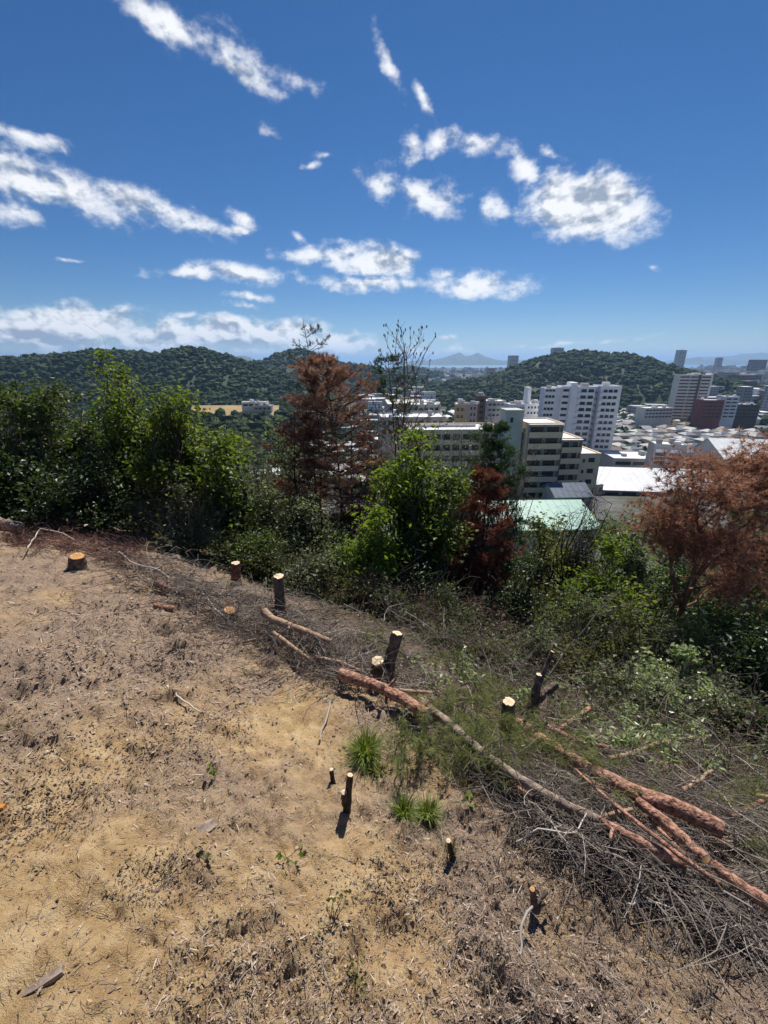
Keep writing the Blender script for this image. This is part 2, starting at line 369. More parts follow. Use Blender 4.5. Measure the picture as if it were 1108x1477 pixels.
def wooded_hill(name, prof, Yr, Yf, Yb, dens, size, seed, fname='forest', rough=.0, front=None):
    """prof: skyline as (px, py) at distance Yr; the near foot lies at Yf, the far foot at Yb"""
    rng = np.random.default_rng(seed)
    pts = np.array([P(px, py, Yr) for px, py in prof])
    nx = 120; X = np.linspace(pts[0, 0], pts[-1, 0], nx); Zr = np.interp(X, pts[:, 0], pts[:, 2] - size * .8)
    Zr = Zr + 2.0 * fbm(X / 40, X * 0 + seed, 3, seed)
    tt = np.linspace(-1, 1, 60)
    foot = PLAIN - 1
    def z_at(x, t_, zr):
        a_ = np.abs(t_); pr = 1 - smooth01(a_) ; pr = pr * .75 + .25 * (1 - a_)
        return foot + (zr - foot) * pr
    edge = np.minimum(1, np.minimum(np.arange(nx), nx - 1 - np.arange(nx)) / 6.0) ** .6
    XX, TT = np.meshgrid(X, tt, indexing='ij'); ZR = np.broadcast_to((foot + (Zr - foot) * edge)[:, None], XX.shape)
    wob = 1 + .5 * fbm(XX / 90, TT * 2, 3, seed + 4)
    ZZ = z_at(XX, np.clip(TT * np.where(np.abs(TT) > .02, wob, 1), -1, 1), ZR)
    YY = np.where(TT < 0, Yr + TT * (Yr - Yf) * (1), Yr + TT * (Yb - Yr))
    # scale x with distance so that the slopes keep facing the viewer evenly
    i, j = np.meshgrid(np.arange(nx - 1), np.arange(59), indexing='ij')
    Qh = np.stack([i * 60 + j, (i + 1) * 60 + j, (i + 1) * 60 + j + 1, i * 60 + j + 1], -1).reshape(-1, 4)
    ZZ = ZZ + 1.5 * fbm(XX / 30, YY / 30, 3, seed + 9) * (np.abs(TT) < .97)
    tag(ob(name, nmesh(name, np.stack([XX, YY, ZZ], -1).reshape(-1, 3), Qh, hill_m, True)), kind='structure')
    u = rng.random(dens * 2) * (nx - 1.001); v = (rng.random(dens * 2) ** .9) * 40
    iu = u.astype(int); iv = v.astype(int); fu = u - iu; fv = v - iv
    def bil(G): return (G[iu, iv] * (1 - fu) + G[iu + 1, iv] * fu) * (1 - fv) + (G[iu, iv + 1] * (1 - fu) + G[iu + 1, iv + 1] * fu) * fv
    C = np.stack([bil(XX), bil(YY), bil(ZZ)], -1)
    ok = C[:, 2] > foot + 2.5; C = C[ok][:dens]
    sz = size * (.4 + 1.0 * rng.random((len(C), 1)) ** 1.6) * np.array([[1, 1, .85]]) * rng.uniform(.85, 1.2, (len(C), 3))
    C[:, 2] += sz[:, 2] * .45
    V, F, a = blobs(C, sz, 1, rng, .22); a = np.clip(.55 * a + .25 + .7 * fbm(np.repeat(C[:, 0], len(IV1)) / 25, np.repeat(C[:, 1], len(IV1)) / 25, 3, seed), 0, 1)
    tag(ob(fname, nmesh(fname, V, F, forest_m, False, {'v': a})), label=None, kind='stuff')
wooded_hill('wooded_hill', [(600,560),(640,553),(690,546),(720,540),(750,527),(775,517),(800,511),(830,507),(860,507),(880,508),(920,513),(945,521),(970,531),(1000,540),(1040,549),(1080,555),(1140,562)], 760, 500, 1050, 7000, 4.0, 21)
wooded_hill('wooded_hill', [(-190,530),(-90,518),(0,515),(60,512),(110,507),(160,505),(200,509),(235,508),(262,501),(285,502),(310,508),(340,517),(370,526),(400,537),(440,550),(480,560)], 640, 430, 900, 7500, 3.6, 22)
wooded_hill('wooded_hill', [(300,535),(350,524),(380,520),(402,509),(420,503),(440,504),(468,515),(500,525),(540,529),(575,538),(610,548),(650,556)], 1000, 760, 1300, 2800, 4.9, 23)
wooded_hill('wooded_hill', [(540,545),(565,534),(585,528),(600,529),(615,534),(640,541),(680,549)], 1700, 1450, 2000, 500, 9, 24)
mtn_m = mat('mountain woods', (.05, .075, .05), (.035, .055, .04), scale=.004)
def mountains(name, prof, Y, depth, seed):
    pts = np.array([P(px, py, Y) for px, py in prof]); X = np.linspace(pts[0, 0], pts[-1, 0], 260)
    Z = np.interp(X, pts[:, 0], pts[:, 2]); Z = Z + (Z - PLAIN) * .18 * fbm(X / (Y * .02), X * 0, 4, seed); Z = np.maximum(Z, PLAIN + 1)
    rows = np.linspace(-1, 1, 15); G = []
    for r_ in rows:
        w = (1 - abs(r_)) ** .9
        G.append(np.stack([X, np.full_like(X, Y + r_ * depth), PLAIN - 2 + (Z - PLAIN + 2) * w * (1 + (0 if r_ == 0 else .25 * fbm(X / (Y * .015), X * 0 + r_ * 3, 3, seed + 3)))], -1))
    G = np.stack(G); i, j = np.meshgrid(np.arange(14), np.arange(259), indexing='ij')
    Qm = np.stack([i * 260 + j, i * 260 + j + 1, (i + 1) * 260 + j + 1, (i + 1) * 260 + j], -1).reshape(-1, 4)
    tag(ob(name, nmesh(name, G.reshape(-1, 3), Qm, mtn_m, True)), kind='structure')
mountains('far_mountains', [(560,524),(595,521),(622,519),(640,516),(650,513),(664,510),(672,514),(680,513),(690,510),(700,515),(725,520),(760,519),(790,517),(830,519)], 7000, 900, 3)
mountains('far_mountains', [(930,524),(985,518),(1010,514),(1030,515),(1060,512),(1090,509),(1120,507),(1180,510)], 9500, 1200, 5)
mountains('far_mountains', [(960,524),(985,519),(1005,516),(1020,519),(1040,518),(1065,520),(1110,522),(1180,523)], 7500, 500, 6)
mountains('far_mountains', [(-120,520),(200,518),(330,516),(350,514),(362,518),(380,521),(440,523)], 5000, 900, 8)

# ------------------------------------------------------------------ the town below
wall_w = mat('white rendered concrete', (.82, .83, .84), (.75, .76, .78), scale=.3, rough=.9)
wall_b = mat('beige rendered concrete', (.80, .63, .44), (.73, .57, .39), scale=.3, rough=.9)
wall_c = mat('pale cream render', (.72, .69, .62), (.64, .61, .55), scale=.3, rough=.9)
wall_g = mat('grey render', (.42, .41, .41), (.35, .34, .34), scale=.3, rough=.9)
wall_k = mat('brown tile wall', (.16, .10, .08), (.12, .075, .06), scale=.5, rough=.8)
wall_r = mat('red brick tile wall', (.30, .09, .07), (.24, .07, .055), scale=.5, rough=.8)
wall_p = mat('pink beige wall', (.48, .40, .37), scale=.4, rough=.9)
wall_t = mat('grey green render', (.50, .51, .46), (.44, .45, .41), scale=.3, rough=.9)
glass = mat('dark window glass', (.035, .042, .05), (.02, .025, .03), rough=.12, scale=1.0, spec=.5)
roof_l = mat('pale flat roof', (.72, .72, .71), (.62, .62, .61), scale=.25, rough=.8)
roof_w = mat('white metal roof', (.72, .73, .74), (.62, .63, .65), scale=.2, rough=.5, spec=.4)
roof_s = [mat('slate grey roof', (.20, .205, .215), (.14, .145, .15), scale=.6, rough=.55, spec=.4), mat('grey tile roof', (.31, .31, .32), (.23, .23, .24), scale=.6, rough=.5, spec=.4),
          mat('brown tile roof', (.17, .11, .085), (.12, .08, .06), scale=.6, rough=.6), mat('silver tile roof', (.48, .48, .49), (.40, .40, .41), scale=.6, rough=.45, spec=.45), mat('blue grey roof', (.14, .17, .22), (.10, .125, .17), scale=.6, rough=.5)]
mint = mat('mint green metal roof', (.28, .47, .39), (.24, .42, .345), rough=.5, scale=.4, spec=.4)
mint_d = mat('dark green gutter', (.05, .12, .10), rough=.6)
asph = mat('asphalt', (.10, .10, .105), (.075, .075, .08), scale=.3, rough=.9)
rail_m = mat('steel rail grey', (.28, .29, .31), rough=.5, metal=.3)
_bm = {}
def boxm(sx, sy, sz, m):
    """box centred in x and y, standing on z = 0; alike boxes share their mesh"""
    k = (round(sx, 3), round(sy, 3), round(sz, 3), m.name)
    if k not in _bm: g = Geo(); g.box(-sx / 2, sx / 2, -sy / 2, sy / 2, 0, sz); _bm[k] = g.mesh('box', m)
    return _bm[k]
def bpart(name, root, x0, x1, y0, y1, z0, z1, m): return ob(name, boxm(x1 - x0, y1 - y0, z1 - z0, m), root, ((x0 + x1) / 2, (y0 + y1) / 2, z0))
def ground_at(px, Y): x = P(px, 600, Y)[0]; return np.array([x, Y, float(terr(x, Y))])

def flat_block(root, x0, x1, y0, y1, h, m, rm, par=.5):
    """walls with a parapet and a recessed pale roof"""
    bpart('wall', root, x0, x1, y0, y1, 0, h, m)
    t_ = .25
    g = Geo(); g.box(x0 - .1, x1 + .1, y0 - .1, y0 + t_, h + .003, h + par); g.box(x0 - .1, x1 + .1, y1 - t_, y1 + .1, h + .003, h + par); g.box(x0 - .1, x0 + t_, y0 + t_, y1 - t_, h + .003, h + par); g.box(x1 - t_, x1 + .1, y0 + t_, y1 - t_, h + .003, h + par)
    ob('parapet', g.mesh('parapet', m), root); bpart('roof', root, x0 + t_, x1 - t_, y0 + t_, y1 - t_, h + .004, h + .12, rm)
def windows(root, x0, x1, y, z, sill, hgt, n, m=glass, gap=.35, d=.12, frame=None):
    """n windows side by side on a front wall that faces -y"""
    w = (x1 - x0) / n
    for i in range(n):
        a = x0 + i * w + gap / 2
        ob('window', boxm(w - gap, d, hgt, m), root, (a + (w - gap) / 2, y - d / 2 + .06, z + sill))

# --- white tower block
c = ground_at(832, 228); tw = thing('tower_block', c, 'tall white tower block with stepped front, tallest building in the town', 'building', rz=R(-9)); FH = 3.05; NF = 15
HT = FH * NF
blocks = [(-18.5, -13, -6.0, 6, HT - 1), (-13, -10.2, -4.6, 6, HT - .6), (-10.2, -6.2, -5.6, 6, HT), (-3.2, 5.4, -6.2, 6, HT), (5.4, 7.4, -3.6, 6, HT - .2), (7.4, 17.0, -7.6, 6, HT + .4)]
for x0, x1, y0, y1, h in blocks: flat_block(tw, x0, x1, y0, y1, h, wall_w, roof_l, .6)
bpart('stair_tower', tw, -6.2, -3.2, -6.8, 4, 0, HT + 2.4, wall_w)
for f in range(NF):
    z = f * FH
    windows(tw, -18.2, -13.4, -6.0, z, 1.15, 1.15, 3); windows(tw, -9.8, -6.6, -5.6, z, 1.1, 1.2, 1); windows(tw, -1.6, 5.2, -6.2, z, .9, 1.5, 2, gap=.9); windows(tw, 8.6, 15.6, -7.6, z, 1.0, 1.35, 3, gap=.6)
    bpart('balcony', tw, -18.9, -13.1, -7.1, -6.1, z - .1, z + 1.0, wall_w); bpart('balcony', tw, -2.4, 5.2, -7.3, -6.3, z - .1, z + .85, wall_w); bpart('balcony', tw, 7.6, 15.4, -8.7, -7.7, z - .1, z + .95, wall_w)
    bpart('landing', tw, 5.5, 7.3, -4.4, -3.7, z - .1, z + 1.0, wall_g)

bpart('water_tank', tw, 10, 13, -2, 1, HT + .6, HT + 2.6, roof_l); bpart('roof_unit', tw, 0, 3.5, -1, 3, HT + .2, HT + 1.9, wall_g); bpart('roof_unit', tw, -16.5, -14.5, 0, 2, HT - .8, HT + .7, wall_g)
# --- beige stepped flats
ya = 112; c = ground_at(800, ya); c[2] = float(terr(c[0], ya)); top = P(792, 612, ya)[2] - c[2]
fl = thing('apartment_building', c, 'beige flats whose roof steps down in three white terraces', 'building', rz=R(3)); fh = 2.95
xs = [P(q, 640, ya)[0] - c[0] for q in (758, 808, 839, 872)]; hs_ = [top, top - 1.35 * fh, top - 2.75 * fh]
for q in range(3):
    x0, x1, h = xs[q] + (.02 if q else 0), xs[q + 1], hs_[q]
    flat_block(fl, x0, x1, 0, 10.5, h, wall_b, roof_w, .45)
    if q == 2:
        for f in range(5):
            windows(fl, x0 + 2.6, x0 + 4.6, 0, h - 2.9 - f * fh, .9, 1.2, 1); windows(fl, x0 + 1.2, x0 + 1.9, 0, h - 2.9 - f * fh, .9, .9, 1, gap=.1)
        continue
    for f in range(9):
        z = h - 2.9 - f * fh
        if z < 0: break
        bpart('balcony', fl, x0 + .15, x1 - .15, -1.35, -1.2, z - .3, z + 1.12, wall_b); bpart('balcony_floor', fl, x0 + .15, x1 - .15, -1.2, -.02, z - .25, z - .08, wall_b)
        n_ = 2; w_ = (x1 - x0) / n_
        for k in range(n_ + 1): bpart('partition', fl, x0 + .2 + k * (w_ - .2), x0 + .32 + k * (w_ - .2), -1.0, -.02, z - .07, z + 2.6, wall_g)
        windows(fl, x0 + .4, x1 - .4, 0, z, .1, 2.2, n_, gap=.7)
    bpart('cornice', fl, x0, x1, -1.5, -.12, h + .02, h + .2, wall_c)
# lift tower and steel stair beside it
lx = [P(q, 640, ya)[0] - c[0] for q in (728, 757)]; bpart('lift_tower', fl, lx[0], lx[1] - .6, 1.5, 7, 0, P(745, 592, ya)[2] - c[2], wall_t); bpart('window', fl, lx[0] + 1.2, lx[0] + 2.0, 1.42, 1.52, P(745, 592, ya)[2] - c[2] - 3.2, P(745, 592, ya)[2] - c[2] - 1.9, glass)
for f in range(10):
    z = top - 2.2 - f * fh
    if z > 0: bpart('stair_landing', fl, lx[1] - .55, xs[0] - .1, 1.2, 3.6, z, z + .14, rail_m); bpart('stair_rail', fl, lx[1] - .55, xs[0] - .1, 1.1, 1.18, z + .15, z + 1.1, rail_m)
bpart('stair_wall', fl, lx[1] - .55, xs[0] - .1, 3.7, 8, 0, top - 2, wall_g)
# --- long flats continuing behind the trees
yb = 118; c2 = ground_at(665, yb); hb = P(690, 622, yb)[2] - c2[2]; lf = thing('apartment_building', c2, 'long low block with wide white roof behind the trees', 'building', rz=R(3))
xa, xb = [P(q, 630, yb)[0] - c2[0] for q in (590, 727)]
flat_block(lf, xa, xb, 0, 13, hb, wall_b, roof_w, .5); bpart('roof_step', lf, xa + 1, xb - 6, 7, 7.3, hb + .13, hb + .9, wall_c)
for f in range(4): windows(lf, xa + 1, xb - 1, 0, hb - 3 - f * 3, .5, 1.7, 9, gap=.8)
for f in range(4): bpart('balcony', lf, xa + .5, xb - .5, -1.2, -1.05, hb - 3.3 - f * 3, hb - 2.1 - f * 3, wall_b)
def slab(label, px0, px1, Y, top, dpt, m, rm, floors, nwin, rz=0, name='apartment_building', fh=3.0, balc=True, pent=None, cat='building'):
    c = ground_at((px0 + px1) / 2, Y); h = P((px0 + px1) / 2, top, Y)[2] - c[2]; r_ = thing(name, c, label, cat, rz=R(rz)); w = (P(px1, 560, Y)[0] - P(px0, 560, Y)[0]) / 2
    flat_block(r_, -w, w, -dpt / 2, dpt / 2, h, m, rm, .5)
    for f in range(floors):
        z = h - fh * (f + 1)
        if z < .2: break
        windows(r_, -w + .6, w - .6, -dpt / 2, z, .5, 1.5, nwin, gap=.9)
        if balc: bpart('balcony', r_, -w + .3, w - .3, -dpt / 2 - 1.1, -dpt / 2 - .95, z - .2, z + .85, m)
    ru = np.random.default_rng(int(px0))
    for q in range(3):
        a_ = ru.uniform(-.8, .6) * w; b_ = ru.uniform(-.35, .2) * dpt; bpart('roof_unit', r_, a_, a_ + ru.uniform(1.2, 2.8), b_, b_ + ru.uniform(1.2, 2.6), h + .125, h + ru.uniform(.9, 2.2), wall_g if q else roof_l)
    if pent: bpart('penthouse', r_, pent[0] * w, pent[1] * w, -dpt * .3, dpt * .3, h + .13, h + pent[2], m)
    return r_
slab('slim tower with banded balconies standing under the wooded hill', 966, 1008, 430, 541, 14, wall_c, roof_l, 16, 3, -14, 'tower_block', pent=(-.1, .3, 2))
d = bpy.data.objects['tower_block.001']; w = 13.0
bpart('gap_shade_strip', d, 2.2, 4.0, -8.35, -7.1, 0, 46, wall_k); bpart('side_fin', d, 12.2, 13.4, -8.4, 6, 0, 47.5, wall_w)  # dark box on the front: shade of a vertical gap put into its colour
slab('dark red tiled block beside the slim banded tower', 1005, 1033, 385, 577, 12, wall_r, roof_l, 5, 4, -8)
slab('white block standing against the dark red tiled block', 1034, 1052, 395, 572, 14, wall_w, roof_l, 6, 2, -8)
slab('brown block with cream bands near the photo edge', 1053, 1085, 400, 583, 12, wall_k, roof_l, 4, 4, -5)
slab('small white office block behind the brown block', 1078, 1106, 520, 562, 10, wall_w, roof_l, 6, 5, 0)
slab('long pale school building under the wooded hill', 920, 965, 410, 588, 12, wall_c, roof_l, 3, 8, 8, name='school_building')
slab('cream flats with white stair block in the middle of town', 590, 632, 210, 583, 12, wall_c, roof_w, 3, 5, 6)
slab('ochre walled house block in the middle of town', 656, 672, 190, 583, 10, mat('ochre wall', (.48, .40, .24), rough=.9), roof_l, 3, 2, -12)
slab('narrow dark brown block beside the ochre block', 686, 697, 235, 572, 8, wall_k, roof_l, 5, 1, 0, balc=False)
slab('grey block between the ochre and dark brown blocks', 673, 686, 220, 583, 8, wall_p, roof_l, 4, 2, 0)
slab('wide low grey block behind the dark brown block', 697, 724, 265, 578, 14, wall_g, roof_l, 3, 4, 0)
slab('white railed housing block left of the tower'.replace('left of', 'beside'), 729, 752, 245, 583, 10, wall_w, roof_l, 4, 5, 4)
slab('white housing block with chimney shaft beside the white tower', 752, 779, 250, 582, 10, wall_w, roof_l, 4, 5, 4, pent=(-.8, -.45, 9))
slab('pale warehouse with broad cream roof behind the bare dead pine', 556, 620, 225, 580, 30, wall_g, mat('cream sheet roof', (.66, .63, .52), rough=.6), 2, 6, 3, name='warehouse', balc=False)
slab('long white shed roof below the cream warehouse', 545, 640, 165, 600, 14, wall_g, roof_w, 2, 10, 3, name='shed', balc=False)
# --- halls near the hill foot
def hall(name, label, corners, Y, dpt, ridge, wm, rm, rz=0, gm_=None, seams=14, eave=.6):
    """low hall with a roof pitched towards the viewer; corners: px of both ends, py of the eave"""
    px0, px1, pe = corners; c = ground_at((px0 + px1) / 2, Y); h = P((px0 + px1) / 2, pe, Y)[2] - c[2]; w = (P(px1, 700, Y)[0] - P(px0, 700, Y)[0]) / 2
    r_ = thing(name, c, label, 'building', rz=R(rz)); bpart('wall', r_, -w, w, 0, dpt, 0, h - .1, wm)
    g = Geo(); V = [(-w - .4, -eave, h), (w + .4, -eave, h), (w + .4, dpt * .62, h + ridge), (-w - .4, dpt * .62, h + ridge), (w + .4, dpt + eave, h + .3), (-w - .4, dpt + eave, h + .3)]
    V = V + [(x, y, z - .25) for x, y, z in V]; g.add(V, Q=[(0, 1, 2, 3), (3, 2, 4, 5), (7, 6, 9, 8), (8, 9, 11, 10), (0, 6, 7, 1), (4, 10, 11, 5), (1, 7, 8, 2), (2, 8, 10, 4), (0, 3, 9, 6), (3, 5, 11, 9)])
    rf = ob('roof', g.mesh('roof', rm), r_); ln = math.hypot(dpt * .62 + eave, ridge); sm = boxm(.08, ln, .07, rm); an = math.atan2(ridge, dpt * .62 + eave)
    for k in range(seams):
        s = ob('seam', sm, rf, (-w + (k + .5) * 2 * w / seams, (dpt * .62 - eave) / 2, h + ridge / 2 - .02)); s.rotation_euler = (an, 0, 0)
    bpart('gutter', r_, -w - .4, w + .4, -eave - .25, -eave - .02, h - .35, h - .05, gm_ or mint_d)
    g = Geo()
    for sx in (-w, w):
        g.add([(sx, 0, h - .1), (sx, dpt, h - .1), (sx, dpt * .62, h + ridge - .3)], T=[(0, 1, 2)])
    ob('gable', g.mesh('gable', wm), r_)
    windows(r_, -w + 1.5, w - 1.5, 0, h - 2.6, .6, 1.3, 7, gap=1.2)
    return r_, w, h
hall('hall', 'low hall with broad mint green metal roof below the beige flats', (712, 892, 763), 84, 17, 3.0, wall_c, mint, 2)
hall('hall', 'white roofed gymnasium behind the big brown pine', (893, 1075, 709), 142, 26, 4.5, wall_g, roof_w, -7, mat('dark roof edge', (.12, .14, .14), rough=.7), seams=18)
hall('hall', 'second white roofed hall at the photo edge behind the brown pine', (1072, 1180, 664), 168, 24, 6, wall_c, roof_w, -10)
hall('shed', 'small blue grey roofed shed between mint roof and beige flats', (818, 872, 716), 98, 7, 2.2, wall_p, roof_s[4], 4, seams=6)
slab('low flat building with white roof beside the grey sign tower', 885, 962, 195, 657, 18, wall_g, roof_w, 2, 3, -6, name='shop_building', balc=False)
st = slab('dark grey block with rows of panels above the gymnasium roof', 951, 993, 175, 640, 9, wall_g, roof_l, 0, 1, -16, name='sign_tower', balc=False)
for zz in (1.6, 3.2, 4.8, 6.4):
    for kk in range(2): bpart('sign_panel', st, -5 + kk * 5.2, -1.2 + kk * 5.2, -4.62, -4.45, P(970, 640, 175)[2] - st.location[2] - zz - 1.1, P(970, 640, 175)[2] - st.location[2] - zz, wall_w if zz < 2 else wall_k)
slab('pale two storey house below the field', 120, 170, 150, 612, 9, wall_w, roof_w, 2, 4, 10, name='house', balc=False) if False else None
# field terrace at the foot of the near ridge, with long sheds
def sheet(name, px0, px1, Y0, Y1, z0, z1, m, thick=2.0, kind='structure'):
    a0, a1 = P(px0, 590, Y0)[0], P(px1, 590, Y0)[0]; b0, b1 = P(px0 + 8, 590, Y1)[0], P(px1 + 3, 590, Y1)[0]
    V = [(a0, Y0, z0), (a1, Y0, z0), (b1, Y1, z1), (b0, Y1, z1)]; V = V + [(x, y, z - thick) for x, y, z in V]; g = Geo(); g.add(V, Q=[(0, 1, 2, 3), (4, 7, 6, 5), (0, 4, 5, 1), (1, 5, 6, 2), (2, 6, 7, 3), (3, 7, 4, 0)]); return tag(ob(name, g.mesh(name, m)), kind=kind)
Zf = P(330, 598, 330)[2]
sheet('field', 270, 400, 320, 380, Zf, Zf + 2, mat('ochre bare field', (.38, .25, .11), (.24, .19, .09), scale=.08), 1.5)
a0_, a1_, b0_, b1_ = P(240, 590, 235)[0], P(440, 590, 235)[0], P(262, 590, 322)[0], P(408, 590, 322)[0]
tag(ob('field_bank', nmesh('field_bank', [(a0_, 235, PLAIN - 1), (a1_, 235, PLAIN - 1), (b1_, 322, Zf - .3), (b0_, 322, Zf - .3), (a0_ - 20, 420, PLAIN), (a1_ + 20, 420, PLAIN)], np.array([(0, 1, 2, 3), (3, 2, 5, 4)]), hill_m)), kind='structure')
slab('long cream shed at the end of the ochre field', 352, 388, 345, 580, 8, wall_c, roof_w, 1, 4, 5, name='shed', balc=False)
slab('grey shed beside the long cream shed', 368, 394, 340, 585, 8, wall_g, roof_l, 1, 4, 5, name='shed', balc=False)

# --- far towers behind and beside the wooded hill
slab('far tower rising between the blue mountains and wooded hill', 726, 739, 1500, 513, 20, wall_g, roof_l, 14, 4, 0, 'tower_block', fh=4, balc=False)
slab('short far tower at the edge of the wooded hill', 696, 708, 1250, 531, 20, wall_p, roof_l, 8, 4, 0, 'tower_block', fh=4, balc=False)
slab('far tower peeping over the top of the wooded hill', 785, 799, 1250, 502, 24, wall_g, roof_l, 10, 4, 0, 'tower_block', fh=4, balc=False)
slab('lone far tower against the sky beyond the wooded hill', 958, 968, 1500, 505, 20, wall_g, roof_l, 14, 3, 0, 'tower_block', fh=4, balc=False)
slab('far tower at the photo edge above the town', 1100, 1118, 1400, 507, 24, wall_g, roof_l, 14, 4, 0, 'tower_block', fh=4, balc=False)
slab('far grey tower in the town beyond the hill shoulder', 1014, 1021, 1700, 516, 16, wall_g, roof_l, 8, 3, 0, 'tower_block', fh=4, balc=False)
slab('wide far block among the town roofs beyond the hill shoulder', 1062, 1082, 1500, 519, 20, wall_k, roof_l, 6, 5, 0, 'office_building', fh=4, balc=False)
slab('broad brown block behind the low end of the wooded hill', 1045, 1078, 900, 541, 20, wall_k, roof_l, 4, 7, 0, 'office_building', fh=4, balc=False)
slab('broad grey block behind the hill shoulder', 1024, 1046, 960, 537, 20, wall_p, roof_l, 4, 6, 0, 'office_building', fh=4, balc=False)
bpart('mast', bpy.data.objects['tower_block.004'], 40, 41.5, -2, 0, 70, 82, rail_m)

# --- houses: individuals near, one mass far away
rng = np.random.default_rng(404)
HM = {}
def house_meshes(k):
    """a few house kinds; each: wall, hipped or gabled roof"""
    if k in HM: return HM[k]
    r2 = np.random.default_rng(k); w, d, h = r2.uniform(3.8, 5.4), r2.uniform(3.4, 4.6), r2.uniform(4.6, 6.0); rh = r2.uniform(1.3, 2.0); e = .55; hip = w * (.55 if k % 3 else 1.0)
    wm = [wall_c, wall_w, wall_p, wall_g, wall_b][k % 5]; rm = roof_s[(k * 7) % 5 if k % 4 else 0]
    g = Geo(); g.box(-w, w, -d, d, 0, h)
    a = g.mesh('wall', wm); g = Geo(); V = [(-w - e, -d - e, h), (w + e, -d - e, h), (w + e, d + e, h), (-w - e, d + e, h), (-hip * .55, 0, h + rh), (hip * .55, 0, h + rh)] if k % 3 else [(-w - e, -d - e, h), (w + e, -d - e, h), (w + e, d + e, h), (-w - e, d + e, h), (-w - e, 0, h + rh), (w + e, 0, h + rh)]
    V = V + [(x, y, h - .2) for x, y, z in V[:4]]
    g.add(V, Q=[(0, 1, 5, 4), (2, 3, 4, 5), (0, 6, 7, 1), (1, 7, 8, 2), (2, 8, 9, 3), (3, 9, 6, 0), (6, 9, 8, 7)], T=[(1, 2, 5), (3, 0, 4)]); b_ = g.mesh('roof', rm)
    HM[k] = (a, b_, w, d, h, ['cream', 'white', 'pinkish', 'grey', 'beige'][k % 5], rm.name); return HM[k]
LANES = []
def ok_house(px, y, x):
    for a0, a1, y0, y1 in ((720, 880, 70, 140), (555, 735, 105, 140), (775, 885, 205, 255), (885, 1170, 128, 215), (955, 1015, 415, 450), (1000, 1110, 372, 415), (585, 640, 190, 225), (650, 705, 180, 250), (545, 650, 150, 180), (690, 785, 235, 285), (555, 625, 205, 245), (915, 970, 395, 425), (265, 400, 315, 395)):
        if a0 - 4 < px < a1 + 4 and y0 - 7 < y < y1 + 7: return False
    return True
cand = []
yy = 128.0; row = 0
while yy < 500:
    xx = -yy * .32 + rng.uniform(0, 8)
    while xx < yy * .93:
        cand.append((xx + rng.uniform(-1.5, 1.5), yy + rng.uniform(-2, 2) + (xx * .08))); xx += rng.uniform(12.2, 14.6) + (7 if rng.random() < .12 else 0)
    yy += 11.5 + (6 if row % 3 == 2 else 0); row += 1
def to_px(x, y, z): 
    dd = y * CP - (z - EYE) * SP; return 554 + FPX * x / dd, 738.5 - FPX * (y * SP + (z - EYE) * CP) / dd
far = []; near_n = 0
for x, y in cand:
    z = float(terr(x, y)); px, py = to_px(x, y, z + 5)
    if px > 1150 or px < 320: continue
    if not ok_house(px, y, x): continue
    vis = (px > 865 and py < 690 and y > 214) or (560 < px < 790 and 545 < py < 618) or (1030 < px)
    if px < 560 and (y < 150 or rng.random() < .55): continue
    k = int(rng.integers(0, 24))
    if rng.random() < .55 and px > 860: k = int(rng.choice([4, 8, 12, 16, 20, 1]))
    rz = rng.normal(.12, .12) + (np.pi / 2 if rng.random() < .35 else 0)
    if vis and near_n < 290:
        near_n += 1; wm_, rf_, w, d_, h, cn, rn = house_meshes(k)
        where = ('next to the white tower' if px < 905 else 'behind the white gymnasium roof' if y < 290 else 'below the slim banded tower' if px < 1010 else 'below the dark red block') if px > 860 else ('beyond the cream warehouse' if px < 660 else 'behind the dark brown block' if px < 725 else 'behind the railed housing block')
        where = ('in the first rows ' if y < 260 else 'in the middle rows ' if y < 350 else 'in the last rows ') + where
        r_ = tag(ob('house', None, None, (x, y, z), rz), '%s house with %s %s' % (cn, rn, where), 'house', '%s houses with %s %s' % (cn, rn, where))
        ob('wall', wm_, r_); ob('roof', rf_, r_)
        if y < 330:
            for q in (-.5, .5):
                for zz in (1.0, 3.4):
                    if np.pi / 4 < abs(rz) < 2.4: ob('window', boxm(.12, 1.7, 1.1, glass), r_, (-w - .02, q * d_, zz))
                    else: ob('window', boxm(1.7, .12, 1.1, glass), r_, (q * w, -d_ - .02, zz))
    else: far.append((x, y, z, k, rz))
print('houses', near_n, 'far', len(far))
# the mass of the town further out
dc = {}
def far_box(x, y, z, sx, sy, sz, key, roof, a):
    dc.setdefault(key, []).append((x, y, z, sx, sy, sz, a)); 
n = 9000; Yd = np.exp(rng.uniform(math.log(470), math.log(3500), n)); ax = rng.uniform(-.35, 1.05, n); X = ax * Yd
def on_hill(x, y):
    px, _ = to_px(x, y, PLAIN)
    return (630 < px < 1125 and 480 < y < 1060 - max(0, px - 1000) * 2.6 and not (px > 1010 and y < 640)) or (px < 470 and 420 < y < 910) or (px < 640 and 750 < y < 1310) or (540 < px < 680 and 1440 < y < 2010)
for x, y in zip(X, Yd):
    if on_hill(x, y): continue
    px, _ = to_px(x, y, PLAIN)
    if px < 520 or px > 1180: continue
    big = rng.random() < (.10 if y < 900 else .22) or (px > 1010 and y > 700 and rng.random() < .4)
    far_box(x, y, PLAIN, rng.uniform(7, 22) if big else rng.uniform(7, 12), rng.uniform(8, 14), (rng.uniform(12, 34) if px > 1000 else rng.uniform(9, 20)) if big else rng.uniform(4, 8), 0, 0, rng.uniform(-.3, .3))
for x, y, z, k, rz in far: far_box(x, y, z, rng.uniform(8, 11), rng.uniform(7, 9), rng.uniform(5, 7), 0, 0, rz)
bx = np.array(dc[0]); g = Geo(); M = len(bx)
